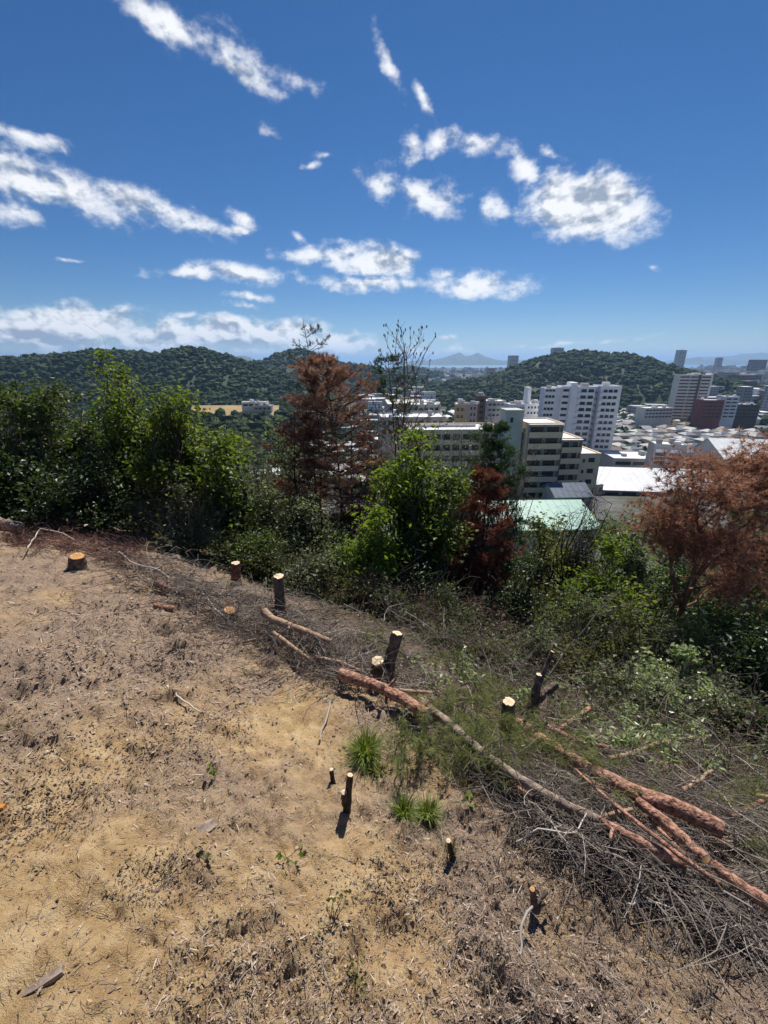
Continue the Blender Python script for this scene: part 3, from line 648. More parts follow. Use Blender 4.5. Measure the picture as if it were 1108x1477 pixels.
U = np.array([(-.5,-.5,0),(.5,-.5,0),(.5,.5,0),(-.5,.5,0),(-.5,-.5,1),(.5,-.5,1),(.5,.5,1),(-.5,.5,1)])
V = U[None] * bx[:, None, 3:6]; ca, sa_ = np.cos(bx[:, 6])[:, None], np.sin(bx[:, 6])[:, None]
V = np.stack([V[..., 0] * ca - V[..., 1] * sa_ + bx[:, 0:1], V[..., 0] * sa_ + V[..., 1] * ca + bx[:, 1:2], V[..., 2] + bx[:, 2:3] - .5], -1)
fq = np.array([(4,5,6,7),(0,1,5,4),(1,2,6,5),(2,3,7,6),(3,0,4,7)]); Qd = (fq[None] + (np.arange(M) * 8)[:, None, None]).reshape(-1, 4)
tm = bpy.data.materials.new('distant town walls'); tm.use_nodes = True; t = tm.node_tree; b = t.nodes['Principled BSDF']; b.inputs['Roughness'].default_value = .8
co = N(t, 'ShaderNodeTexCoord'); at = N(t, 'ShaderNodeAttribute', attribute_name='v')
rp = N(t, 'ShaderNodeValToRGB'); L(t, at.outputs['Fac'], rp.inputs[0]); cr_ = rp.color_ramp; cr_.interpolation = 'CONSTANT'
for i, (p_, c_) in enumerate([(0, (.58, .58, .58)), (.25, (.42, .40, .37)), (.42, (.30, .29, .29)), (.55, (.62, .60, .55)), (.72, (.22, .16, .13)), (.8, (.50, .45, .38)), (.92, (.35, .36, .40))]):
    e = cr_.elements[i] if i < 2 else cr_.elements.new(p_); e.position = p_; e.color = (*c_, 1)
rp2 = N(t, 'ShaderNodeValToRGB'); L(t, at.outputs['Fac'], rp2.inputs[0]); cr2 = rp2.color_ramp; cr2.interpolation = 'CONSTANT'
for i, (p_, c_) in enumerate([(0, (.22, .22, .23)), (.25, (.36, .36, .37)), (.45, (.72, .72, .71)), (.7, (.20, .15, .12)), (.78, (.52, .52, .53))]):
    e = cr2.elements[i] if i < 2 else cr2.elements.new(p_); e.position = p_; e.color = (*c_, 1)
ge = N(t, 'ShaderNodeNewGeometry'); sx_ = N(t, 'ShaderNodeSeparateXYZ'); L(t, ge.outputs['Normal'], sx_.inputs[0]); upf = M2(t, 'GREATER_THAN', sx_.outputs[2], .5)
# storeys: dark window bands every three metres, too far away to tell apart
sp_ = N(t, 'ShaderNodeSeparateXYZ'); L(t, ge.outputs['Position'], sp_.inputs[0]); fz = M2(t, 'FRACT', M2(t, 'DIVIDE', sp_.outputs[2], 3.0)); fx_ = M2(t, 'FRACT', M2(t, 'DIVIDE', M2(t, 'ADD', sp_.outputs[0], sp_.outputs[1]), 3.2))
wn_ = M2(t, 'MULTIPLY', M2(t, 'GREATER_THAN', fz, .45), M2(t, 'GREATER_THAN', fx_, .4))
mx = N(t, 'ShaderNodeMixRGB'); L(t, M2(t, 'MULTIPLY', wn_, .75), mx.inputs[0]); L(t, rp.outputs[0], mx.inputs[1]); mx.inputs[2].default_value = (.05, .055, .065, 1)
mx2 = N(t, 'ShaderNodeMixRGB'); L(t, upf, mx2.inputs[0]); L(t, mx.outputs[0], mx2.inputs[1]); L(t, rp2.outputs[0], mx2.inputs[2]); L(t, mx2.outputs[0], b.inputs['Base Color'])
tag(ob('distant_town', nmesh('distant_town', V.reshape(-1, 3), Qd, tm, False, {'v': np.repeat(rng.random(M), 8)})), kind='stuff')
# trees between the houses, and the low woods at the feet of the hills
C = []; S = []
for q in range(1500):
    y = math.exp(rng.uniform(math.log(150), math.log(2600))); x = rng.uniform(-.3, 1.0) * y
    if rng.random() < .35: y = rng.uniform(400, 520); x = rng.uniform(-.1, .95) * y
    px, py = to_px(x, y, float(terr(x, y)))
    if not ok_house(px, y, x) and y < 420: continue
    s_ = rng.uniform(1.5, 3.4) * (1 + y / 1500); C.append((x, y, float(terr(x, y)) + s_ * .9)); S.append((s_ * rng.uniform(.8, 1.4), s_, s_ * 1.1))
for (px0, px1, y0, y1, n_) in ((640, 720, 640, 760, 160), (905, 960, 420, 520, 120), (1000, 1110, 560, 680, 160), (890, 930, 330, 360, 40), (330, 560, 240, 420, 200), (250, 440, 238, 318, 500), (560, 640, 300, 420, 60)):
    for q in range(n_):
        y = rng.uniform(y0, y1); x = P(rng.uniform(px0, px1), 590, y)[0]; s_ = rng.uniform(2, 4); C.append((x, y, float(terr(x, y)) + s_ * .9 + (np.clip((y - 240) / 80, 0, 1) * (Zf - PLAIN) if n_ == 500 else 0))); S.append((s_ * 1.1, s_, s_))
for q in range(1900):   # woods in the valley on the near side of the ridge
    y = rng.uniform(62, 440); x = -y * rng.uniform(.28, 1.05)
    px, py = to_px(x, y, float(terr(x, y)))
    if 262 < px < 405 and y > 300: continue
    s_ = rng.uniform(1.8, 4.2); C.append((x, y, float(terr(x, y)) + s_ * 1.0)); S.append((s_ * 1.1, s_ * 1.1, s_ * 1.2))
for q in range(420):    # trees round the lots below the big brown pine and further along
    y = rng.uniform(45, 150); x = y * rng.uniform(.72, 1.9)
    if 872 < to_px(x, y, float(terr(x, y)))[0] < 1190 and y > 122: continue
    s_ = rng.uniform(1.5, 3.4); C.append((x, y, float(terr(x, y)) + s_ * 1.0)); S.append((s_ * 1.1, s_ * 1.1, s_ * 1.2))
V, F, A = blobs(np.array(C), np.array(S), 1, rng, .2); tag(ob('town_trees', nmesh('town_trees', V, F, forest_m, False, {'v': A})), kind='stuff')
# road between the flats and the gymnasium
def road(pts, w):
    pts = np.array(pts, float); T_ = norm(np.gradient(pts, axis=0)); sd = np.stack([-T_[:, 1], T_[:, 0]], -1) * w / 2; V = []
    for p_, s_ in zip(pts, sd):
        for q in (1, -1): x, y = p_ + s_ * q; V.append((x, y, float(terr(p_[0], p_[1])) + .25))
    n_ = len(pts); return tag(ob('road', nmesh('road', V, np.array([(2 * i, 2 * i + 1, 2 * i + 3, 2 * i + 2) for i in range(n_ - 1)]), asph)), kind='structure')
road([P(872, 600, y)[:2] for y in np.linspace(110, 300, 24)], 9)
road([P(px, 600, 262 + (px - 560) * .02)[:2] for px in np.linspace(400, 1180, 40)], 7)
CARS = [mat('white car paint', (.7, .7, .7), rough=.3, spec=.5), mat('black car paint', (.03, .03, .035), rough=.3, spec=.5), mat('silver car paint', (.4, .41, .42), rough=.3, spec=.5), mat('blue car paint', (.06, .10, .22), rough=.3, spec=.5)]
tyre_m = mat('tyre rubber', (.02, .02, .02), rough=.9)
for i, (yy_, dx) in enumerate(((186, 1.8), (197, 1.9), (209, -1.8), (222, 1.9))):
    p_ = P(872, 600, yy_); z = float(terr(p_[0], yy_)) + .27; cn = ('white', 'black', 'silver', 'blue')[i]
    r_ = thing('parked_car', (p_[0] + dx * .5, yy_, z), '%s car on the road beside the white tower block' % cn, 'car', 'cars on the road', rz=R(-12))
    g = Geo(); V = [(-.85, -2.1, .3), (.85, -2.1, .3), (.85, 2.1, .3), (-.85, 2.1, .3), (-.85, -2.1, .85), (.85, -2.1, .85), (.85, 2.1, .9), (-.85, 2.1, .9)]; g.add(V, Q=[(0,3,2,1),(4,5,6,7),(0,1,5,4),(1,2,6,5),(2,3,7,6),(3,0,4,7)]); ob('body', g.mesh('body', CARS[i]), r_)
    g = Geo(); V = [(-.8, -1.5, .86), (.8, -1.5, .86), (.8, 1.2, .9), (-.8, 1.2, .9), (-.65, -1.0, 1.4), (.65, -1.0, 1.4), (.65, .5, 1.42), (-.65, .5, 1.42)]; g.add(V, Q=[(0,1,5,4),(1,2,6,5),(2,3,7,6),(3,0,4,7)]); ob('windows', g.mesh('windows', glass), r_); bpart('roof', r_, -.66, .66, -1.0, .5, 1.415, 1.46, CARS[i])
    for sx in (-.8, .8):
        for sy in (-1.3, 1.3): V_, Q_ = tubes(np.array([[(sx - .1, sy, .31), (sx + .1, sy, .31)]]), np.full((1, 2), .31), 10); g = Geo(); g.add(V_, Q=Q_); ob('wheel', g.mesh('wheel', tyre_m), r_)

# ------------------------------------------------------------------ haze over the bay
def haze_box():
    m = bpy.data.materials.new('thin blue haze'); m.use_nodes = True; t = m.node_tree; t.nodes.clear(); o_ = N(t, 'ShaderNodeOutputMaterial'); pv = N(t, 'ShaderNodeVolumePrincipled')
    pv.inputs['Color'].default_value = (.40, .64, 1, 1); pv.inputs['Density'].default_value = HAZE; pv.inputs['Anisotropy'].default_value = .35
    L(t, pv.outputs[0], o_.inputs['Volume']); g = Geo(); g.box(-46000, 46000, -46000, 46000, PLAIN - 12, 230); tag(ob('haze', g.mesh('haze', m)), kind='stuff')
HAZE = 1.15e-4
haze_box()

# ------------------------------------------------------------------ plants
bark_d = mat('dark bark', (.085, .065, .05), (.035, .027, .022), scale=14, bump=.6, bscale=40)
bark_g = mat('grey bark', (.20, .17, .14), (.09, .075, .06), scale=12, bump=.5, bscale=50)
bark_r = mat('red pine bark', (.34, .17, .11), (.17, .085, .06), scale=9, bump=.7, bscale=34, bdist=.015)
LEAF = {
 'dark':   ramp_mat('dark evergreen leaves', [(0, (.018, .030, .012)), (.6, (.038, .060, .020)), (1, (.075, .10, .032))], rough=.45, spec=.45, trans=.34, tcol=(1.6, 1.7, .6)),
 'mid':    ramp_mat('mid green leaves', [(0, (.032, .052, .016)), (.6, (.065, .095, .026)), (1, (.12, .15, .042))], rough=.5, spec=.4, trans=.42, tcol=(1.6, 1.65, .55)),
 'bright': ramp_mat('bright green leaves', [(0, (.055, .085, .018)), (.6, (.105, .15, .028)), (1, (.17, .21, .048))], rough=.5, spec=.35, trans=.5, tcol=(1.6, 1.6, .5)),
 'lime':   ramp_mat('lime green leaves', [(0, (.08, .125, .018)), (.6, (.14, .20, .026)), (1, (.21, .26, .05))], rough=.5, spec=.3, trans=.52, tcol=(1.55, 1.55, .45)),
 'grey':   ramp_mat('grey green leaves', [(0, (.06, .078, .036)), (.6, (.125, .15, .066)), (1, (.24, .255, .13))], rough=.5, spec=.45, trans=.45, tcol=(1.4, 1.45, .75)),
 'pale':   ramp_mat('pale shiny leaves', [(0, (.15, .20, .085)), (.5, (.27, .33, .16)), (1, (.48, .52, .34))], rough=.36, spec=.5, trans=.45, tcol=(1.3, 1.35, .7)),
 'olive':  ramp_mat('olive weed leaves', [(0, (.06, .072, .022)), (.6, (.13, .145, .04)), (1, (.21, .21, .075))], rough=.6, trans=.45, tcol=(1.5, 1.45, .5)),
 'brown':  ramp_mat('withered leaves', [(0, (.06, .038, .026)), (.6, (.16, .10, .065)), (1, (.30, .21, .14))], rough=.8, trans=.3, tcol=(1.4, 1.1, .7)),
}
NEEDLE = {
 'green': ramp_mat('green pine needles', [(0, (.022, .05, .022)), (.6, (.04, .085, .034)), (1, (.08, .125, .05))], rough=.55, spec=.3, trans=.25, tcol=(1.4, 1.6, .7)),
 'rust':  ramp_mat('rust brown pine needles', [(0, (.14, .076, .056)), (.5, (.27, .155, .115)), (1, (.43, .30, .225))], rough=.7, trans=.4, tcol=(1.25, 1.05, .85)),
 'red':   ramp_mat('dark red pine needles', [(0, (.09, .036, .028)), (.5, (.18, .072, .054)), (1, (.29, .14, .10))], rough=.7, trans=.3, tcol=(1.5, 1.0, .7)),
 'tan':   ramp_mat('tan brown pine needles', [(0, (.17, .088, .06)), (.5, (.36, .20, .138)), (1, (.56, .385, .275))], rough=.7, trans=.42, tcol=(1.25, 1.05, .85)),
 'olive': ramp_mat('yellowing pine needles', [(0, (.10, .125, .05)), (.6, (.19, .215, .09)), (1, (.34, .33, .17))], rough=.6, trans=.42, tcol=(1.4, 1.4, .7)),
}
def leaves(C, size, rng, up=1.0, droop=.25, asp=.42):
    """a leaf at each C: folded diamond"""
    M = len(C); a = rng.uniform(0, 2 * np.pi, M); e = rng.normal(-droop, .45, M)
    d = np.stack([np.cos(a) * np.cos(e), np.sin(a) * np.cos(e), np.sin(e)], -1)
    n0 = np.array([0, 0, up]) + rng.normal(0, .65, (M, 3))
    bnr = norm(np.cross(d, n0)); nn = np.cross(bnr, d)
    s = size * rng.uniform(.6, 1.35, (M, 1))
    V = np.stack([C, C + d * s * .5 + bnr * s * asp + nn * s * .12, C + d * s - nn * s * .05, C + d * s * .5 - bnr * s * asp + nn * s * .12], 1)
    Qf = np.arange(M * 4).reshape(M, 4)
    return V.reshape(-1, 3), Qf
def needles(C, D, ln, per, rng, w=.005, spread=.75):
    """tufts: per needles fanning out from each C along D"""
    M = len(C); C = np.repeat(C, per, 0); D = np.repeat(D, per, 0)
    d = norm(D + rng.normal(0, spread, (M * per, 3))); s = ln * rng.uniform(.6, 1.2, (M * per, 1))
    b = norm(np.cross(d, rng.normal(0, 1, (M * per, 3)))) * w
    V = np.stack([C - b, C + b, C + d * s], 1)
    return V.reshape(-1, 3), np.arange(M * per * 3).reshape(-1, 3)

def ellip(n, rng, shell=.55):
    d = norm(rng.normal(0, 1, (n, 3))); r = (shell + (1 - shell) * rng.random((n, 1))) ** .8 * rng.uniform(.55, 1.12, (n, 1))
    return d * r
def broadleaf(name, label, cat, px, Y, top, wpx, seed, leaf='mid', nclu=110, per=70, size=.095, lobes=None, bark=bark_d, trunk_r=.05, stems=1, clear=.22, low=None, group=None, lean=0.0, spread=.24, twigs=0, up=1.0, needle=None, base_at=None):
    """px, top: where its top stands at distance Y; wpx: crown width in photo pixels"""
    rng = np.random.default_rng(seed); per = int(per * .84) if not needle else per; size *= 1.07 if not needle else 1
    tp = P(px, top, Y); x0, y0 = (tp[0] - lean, Y) if base_at is None else base_at; lean = tp[0] - x0; z0 = float(terr(x0, y0)); H = tp[2] - z0
    w = wpx / FPX * math.hypot(Y, 0) * .97
    base = np.array([x0, y0, z0 - .1])
    root = thing(name, base, label, cat, group)
    zb = clear * H if low is None else low
    if not lobes:
        lobes = []; hz = (H - zb) / 2; nl_ = 9
        for q in range(nl_):
            e = norm(rng.normal(0, 1, 3)) * rng.uniform(.25, .86); f = rng.uniform(.22, .5)
            if q == 0: e = np.array([rng.normal(0, .1), 0, .78]); f = .26
            if q == 1: e = np.array([0, 0, -.2]); f = .55
            lobes.append((e[0] * w / 2, e[1] * w / 2, (H + zb) / 2 + e[2] * hz, f * w / 2 * rng.uniform(.8, 1.3), f * w / 2, max(f * hz * rng.uniform(.7, 1.1), .12)))
    CL = []; tot = sum(l[3] * l[5] for l in lobes)
    for lx, ly, lz, rx, ry, rz in lobes:
        k = max(8, int(nclu * rx * rz / tot)); e = ellip(k, rng)
        CL.append(np.array([lx + lean * (lz / H if base_at is None else 1), ly, lz]) + e * np.array([rx, ry, rz]))
    CL = np.concatenate(CL); CL[:, 2] = np.maximum(CL[:, 2], .12)
    g = Geo()
    stem_top = []
    for s_ in range(stems):
        a = rng.uniform(0, 6.28); rad = .0 if stems == 1 else .12 + .1 * stems ** .5
        A = np.array([math.cos(a) * rad * .4, math.sin(a) * rad * .4, 0]); B = np.array([lean + math.cos(a) * w * .18 * (stems > 1), math.sin(a) * w * .18 * (stems > 1), H * rng.uniform(.75, .95)])
        p = curvy([A], [B], 9, .06, .018, rng); r_ = trunk_r * np.linspace(1, .18, 9)[None] * rng.uniform(.7, 1.1)
        Vt, Qt = tubes(p, r_, 7); g.add(Vt, Q=Qt); stem_top.append(p[0])
    ST = np.stack(stem_top)
    # limbs: from a stem to each cluster
    which = rng.integers(0, stems, len(CL)); hh = np.clip(CL[:, 2] / H * rng.uniform(.35, .8, len(CL)), .05, .95) * 8
    ih = hh.astype(int); f_ = (hh - ih)[:, None]; A = ST[which, ih] * (1 - f_) + ST[which, np.minimum(ih + 1, 8)] * f_
    if needle:   # clusters hang on one big limb per lobe
        lc = np.array([[l[0] + lean * (l[2] / H if base_at is None else 1), l[1], l[2]] for l in lobes]); hb = np.clip(lc[:, 2] / H * .62, .2, .9) * 8; ib = hb.astype(int); s0 = ST[0, ib]
        Vt, Qt = tubes(curvy(s0, lc, 8, .08, .02, rng), np.linspace(trunk_r * .42, .014, 8)[None].repeat(len(lc), 0), 6); g.add(Vt, Q=Qt)
        near_ = np.argmin(np.linalg.norm(CL[:, None] - lc[None], axis=2), 1); f_ = rng.uniform(.0, .35, (len(CL), 1)); A = lc[near_] * (1 - f_) + s0[near_] * f_
    p = curvy(A, CL, 5, .10, .035, rng); ln = np.linalg.norm(CL - A, axis=1)[:, None]
    rb = np.clip(ln * .012, .004, trunk_r * .5 if not needle else .009) * np.linspace(1, .3, 5)[None]
    Vt, Qt = tubes(p, rb, 4); g.add(Vt, Q=Qt)
    if twigs:
        A = CL[rng.integers(0, len(CL), twigs)]; B = A + rng.normal(0, 1, (twigs, 3)) * np.array([.3, .3, .34])
        Vt, Qt = tubes(curvy(A, B, 4, .12, .05, rng), np.full((twigs, 4), .0042) * np.linspace(1, .5, 4), 3); g.add(Vt, Q=Qt)
    ob('trunk', g.mesh('trunk', bark, True), root)
    if per and needle:
        C = np.repeat(CL, per, 0) + rng.normal(0, spread, (len(CL) * per, 3)) * np.array([1, 1, .7]); D = norm(C - np.repeat(CL, per, 0)) + np.array([0, 0, .2])
        A = np.repeat(CL, per, 0); Vt, Qt = tubes(curvy(A, C, 3, .1, .03, rng), np.full((len(C), 3), .004), 3); g = Geo(); g.add(Vt, Q=Qt); ob('twigs', g.mesh('twigs', bark), root)
        Vn, Tn = needles(C, D, size, 22, rng, .0055, .8); gl = Geo(); cv = np.repeat(rng.normal(.5, .2, len(CL)), per * 22) + np.repeat(rng.normal(0, .12, len(C)), 22)
        gl.add(Vn, T=Tn, a=np.repeat(np.clip(cv, 0, 1), 3)); ob('crown', gl.mesh('crown', NEEDLE[needle]), root)
    elif per:
        sd = spread * rng.uniform(.35, 1.25, (len(CL), 1))
        off = rng.normal(0, 1, (len(CL), per, 3)) * sd[:, None] * np.array([1, 1, .62])
        C = (CL[:, None] + off).reshape(-1, 3); C = C[C[:, 2] > .03]
        Vl, Ql = leaves(C, size * rng.uniform(.5, 1.35, (len(C), 1)), rng, up, .25, float(np.random.default_rng(seed * 7).uniform(.2, .42)))
        cz = np.clip(rng.normal(.5, .22, len(C)) + .35 * fbm(C[:, 0] * 1.5 + 50, C[:, 2] * 1.5, 3, seed), 0, 1); tint = cz
        gl = Geo(); gl.add(Vl, Q=Ql, a=np.repeat(tint, 4)); ob('crown', gl.mesh('crown', LEAF[leaf]), root)
    return root

def pine(name, label, px, Y, top, wpx, seed, needle='green', start=.3, whorls=16, per_w=5, tuft=14, nl=.11, bark=bark_d, tr=.055, basepx=None, dens=1.0, sway=.03, flat=.0, shape=1.0, cones=False, group=None, upturn=.35, fill=1.0, nw=.005):
    rng = np.random.default_rng(seed)
    tp = P(px, top, Y); bx = tp[0] if basepx is None else basepx[0]; by = Y if basepx is None else basepx[1]
    z0 = float(terr(bx, by)) - .1; base = np.array([bx, by, z0]); H = tp[2] - z0; w = wpx / FPX * Y * .97 / 2
    root = thing(name, base, label, 'tree', group)
    g = Geo()
    B = np.array([tp[0] - bx, Y - by, H])
    p = curvy([np.zeros(3)], [B], 14, sway, .004, rng)[0]; rad = tr * np.linspace(1, .1, 14)
    Vt, Qt = tubes(p[None], rad[None], 9); g.add(Vt, Q=Qt)
    def tp_at(h):
        f = h * 13; i = int(min(f, 12)); return p[i] * (1 - f + i) + p[i + 1] * (f - i)
    A = []; E_ = []
    for k in range(whorls):
        h = start + (1 - start) * (k + rng.uniform(-.3, .3)) / whorls; h = min(max(h, .05), .985)
        u = (h - start) / (1 - start)
        Lb = w * (np.sin(np.pi * min(1, (1 - u) * .62 + .08)) if shape == 1.0 else (1 - u) ** shape + .06)
        for m in range(per_w):
            if rng.random() > .9: continue
            a = rng.uniform(0, 6.28); l_ = Lb * rng.uniform(.55, 1.15)
            rise = (upturn * (.4 + u) - .12 * (1 - u)) * l_ if not flat else rng.uniform(-.05, .22) * l_
            A.append(tp_at(h)); E_.append(tp_at(h) + np.array([math.cos(a) * l_, math.sin(a) * l_, rise]))
    A = np.array(A); E_ = np.array(E_); bl = curvy(A, E_, 6, .07, .03, rng)
    # the tips turn upwards
    bl[..., 2] += (np.linspace(0, 1, 6) ** 2)[None] * np.linalg.norm(E_ - A, axis=1)[:, None] * .18
    ln = np.linalg.norm(E_ - A, axis=1)[:, None]
    Vt, Qt = tubes(bl, np.clip(ln * .013, .004, tr * .5) * np.linspace(1, .35, 6)[None], 4); g.add(Vt, Q=Qt)
    # side twigs
    M = len(A); ns = int(5 * dens) + 2; idx = np.repeat(np.arange(M), ns); f = rng.uniform(.3 if fill < 1.2 else .12, 1, len(idx)) * 5; i = np.minimum(f.astype(int), 4); fr = (f - i)[:, None]
    S0 = bl[idx, i] * (1 - fr) + bl[idx, i + 1] * fr
    bd = norm(bl[idx, i + 1] - bl[idx, i]); sdv = norm(bd + rng.normal(0, .75, (len(idx), 3)) * np.array([1, 1, .5]) + np.array([0, 0, .18]))
    sl_ = (ln[idx, 0] * .34 * (1.15 - f / 5.5) + .08)[:, None] * rng.uniform(.6, 1.3, (len(idx), 1)); S1 = S0 + sdv * sl_
    sw = curvy(S0, S1, 4, .06, .03, rng); Vt, Qt = tubes(sw, np.full((len(idx), 4), .005) * np.linspace(1, .6, 4), 3); g.add(Vt, Q=Qt)
    ob('trunk', g.mesh('trunk', bark, True), root)
    gl = Geo()
    if tuft:
        C = np.concatenate([sw[:, 3], sw[:, 2], sw[:, 1], bl[:, 5], bl[:, 4]]); D = np.concatenate([sdv, sdv, sdv, norm(bl[:, 5] - bl[:, 4]), norm(bl[:, 4] - bl[:, 3])]) + np.array([0, 0, .25])
        if fill != 1.0 and fill < 1: k = rng.random(len(C)) < fill; C, D = C[k], D[k]
        if fill > 1:
            for _ in range(int(fill) - 1 + 0):
                k = rng.permutation(len(C)); C = np.concatenate([C, C[k] + rng.normal(0, .07, (len(k), 3))]); D = np.concatenate([D, D[k]])
        Vn, Tn = needles(C, D, nl, tuft, rng, nw); gl.add(Vn, T=Tn, a=np.repeat(np.clip(np.repeat(rng.normal(.5, .24, len(C)), tuft) + rng.normal(0, .1, len(C) * tuft), 0, 1), 3))
        ob('crown', gl.mesh('crown', NEEDLE[needle]), root)
    if cones:
        C = np.concatenate([bl[:, 5], sw[::2, 3], bl[:, 4]]); V_, F_, a_ = blobs(C, np.full((len(C), 3), .017) * np.array([1, 1, 2.8]), 1, rng, .12)
        gl.add(V_, T=F_, a=a_); tag(ob('cones', gl.mesh('cones', LEAF['brown']), root), kind='stuff')
    return root

# wall of shrubs along the upper edge of the clearing
broadleaf('evergreen_tree', 'green tree cut by the photo edge above the fallen grey log', 'tree', -5, 10.5, 545, 190, 101, 'mid', 150, 80, .10, stems=3, clear=.05, trunk_r=.06, twigs=250, bark=bark_g)
broadleaf('evergreen_tree', 'green tree with leaning grey stems behind the red brush heap', 'tree', 70, 11.2, 535, 170, 102, 'mid', 150, 80, .09, twigs=300, stems=3, clear=.12, bark=bark_g, lean=.6)
broadleaf('broadleaf_tree', 'tallest green tree of the thicket, its loose top against the far ridge', 'tree', 168, 11.6, 503, 170, 103, 'bright', 130, 60, .10, stems=3, twigs=250, clear=.2, trunk_r=.07)
broadleaf('broadleaf_tree', 'rounded sunlit tree with thick dark ivied trunk, beside the tallest green tree', 'tree', 245, 10.4, 556, 175, 104, 'bright', 150, 70, .09, trunk_r=.15, twigs=250, clear=.3, lean=.35)
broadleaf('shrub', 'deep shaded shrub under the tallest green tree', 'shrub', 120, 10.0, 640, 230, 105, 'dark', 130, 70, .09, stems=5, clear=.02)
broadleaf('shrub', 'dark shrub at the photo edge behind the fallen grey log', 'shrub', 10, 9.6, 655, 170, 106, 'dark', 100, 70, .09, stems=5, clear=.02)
broadleaf('shrub', 'yellow green shrub spilling out below the rounded sunlit tree', 'shrub', 318, 10.0, 622, 110, 107, 'bright', 90, 60, .09, stems=4, clear=.08)
broadleaf('shrub', 'grey leaved bush standing between rounded sunlit tree and rusty pine', 'shrub', 365, 10.2, 690, 130, 108, 'grey', 100, 60, .075, stems=6, clear=.02, twigs=200)
broadleaf('shrub', 'grey green bush at the foot of the tall rusty pine', 'shrub', 440, 9.8, 712, 120, 109, 'grey', 95, 60, .075, stems=6, clear=.02, twigs=200)
broadleaf('shrub', 'shaded twiggy bush at the foot of the thick ivied trunk', 'shrub', 255, 9.2, 690, 170, 110, 'grey', 90, 34, .07, stems=8, clear=.02, twigs=500, bark=bark_g)
broadleaf('shrub', 'dark bush directly behind the two upright red stumps', 'shrub', 370, 8.6, 765, 130, 111, 'mid', 80, 55, .07, stems=7, clear=.02, twigs=260)
# pines and broadleaves in the middle
pine('pine_tree', 'thin green pine poking above the ridge beside the rusty pine', 436, 14.5, 458, 120, 201, 'green', .35, 15, 4, 12, .12, sway=.02, dens=.7, fill=.75)
pine('pine_tree', 'tall dead pine with dense rust brown needles', 466, 13.2, 522, 160, 202, 'rust', .36, 22, 8, 15, .13, dens=1.8, shape=1.0)
pine('pine_tree', 'small dead pine with dull red needles leaning on the rusty pine', 425, 12.6, 600, 110, 203, 'red', .35, 10, 5, 14, .11, dens=1.0)
pine('pine_tree', 'slender green pine between the rusty pine and the bare pine', 560, 14.8, 513, 100, 204, 'green', .35, 17, 5, 13, .12, dens=.9)
pine('pine_tree', 'bare dead pine with upright cone tipped branches against the sky', 588, 12.4, 500, 135, 205, None, .45, 9, 5, 0, .1, cones=True, upturn=1.1, dens=.6, bark=bark_g, tr=.05)
pine('pine_tree', 'leafless brown pine trunk standing behind the lime green tree', 535, 12.8, 620, 110, 206, 'red', .25, 12, 5, 6, .1, fill=.4, bark=bark_d)
broadleaf('broadleaf_tree', 'lime green tree standing right below the bare dead pine', 'tree', 592, 10.2, 612, 125, 112, 'lime', 80, 44, .115, clear=.5, trunk_r=.04)
broadleaf('broadleaf_tree', 'green tree with drooping sprays in front of the beige flats', 'tree', 628, 10.0, 668, 150, 113, 'bright', 90, 50, .10, clear=.3, trunk_r=.04)
broadleaf('shrub', 'vivid lime shrub leaning over the dead brush', 'shrub', 543, 8.4, 725, 95, 114, 'lime', 60, 50, .10, clear=.35, trunk_r=.025, stems=3, bark=bark_g, lean=.25)
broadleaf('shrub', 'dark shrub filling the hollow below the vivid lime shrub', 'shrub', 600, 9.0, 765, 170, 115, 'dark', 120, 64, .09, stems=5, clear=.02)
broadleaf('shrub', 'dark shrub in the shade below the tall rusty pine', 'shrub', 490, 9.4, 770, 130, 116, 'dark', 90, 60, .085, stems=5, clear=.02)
broadleaf('bare_shrub', 'grey leafless shrub in front of the long white roofs', 'shrub', 665, 12.0, 618, 130, 117, 'grey', 80, 10, .07, bark=bark_g, stems=6, clear=.25, twigs=1200, trunk_r=.03)
broadleaf('bare_shrub', 'grey leafless scrub between the rounded sunlit tree and rusty pine', 'shrub', 355, 14.0, 628, 120, 118, 'grey', 70, 7, .07, bark=bark_g, stems=5, clear=.2, twigs=1100, trunk_r=.04)
pine('pine_tree', 'dark green pine with layered boughs beside the beige flats', 708, 13.0, 596, 160, 207, 'green', .30, 12, 6, 13, .13, dens=1.6, flat=1, shape=.7, bark=bark_d, fill=2, nw=.006)
pine('pine_tree', 'dead pine with deep red boughs above the dark round bush', 706, 10.8, 668, 130, 208, 'red', .25, 10, 6, 13, .12, dens=1.5, flat=1, shape=.6, fill=2, nw=.006)
broadleaf('shrub', 'dark round bush below the deep red boughs', 'shrub', 758, 9.6, 795, 110, 119, 'dark', 110, 70, .075, stems=3, clear=.03, low=.1)
broadleaf('shrub', 'yellowish weedy shrub behind the dark round bush', 'shrub', 822, 11.0, 775, 130, 120, 'olive', 90, 56, .085, stems=5, clear=.05, twigs=200)
broadleaf('broadleaf_tree', 'bright yellow green tree beside the big brown pine', 'tree', 885, 9.2, 772, 110, 121, 'lime', 90, 56, .10, clear=.3, trunk_r=.03, stems=2, bark=bark_g)
broadleaf('shrub', 'grey green bush on the slope below the bright yellow green tree', 'shrub', 870, 7.6, 858, 190, 122, 'grey', 120, 56, .065, stems=8, clear=.02, twigs=500, bark=bark_g)
broadleaf('bare_tree', 'slim leafless tree in front of the mint green roof', 'tree', 858, 10.2, 690, 90, 123, 'grey', 60, 3, .06, bark=bark_d, clear=.3, twigs=420, trunk_r=.035)
bb = P(952, 890, 8.3)
bz = P(1045, 628, 8.8)[2] - float(terr(bb[0], bb[1])); LB = []
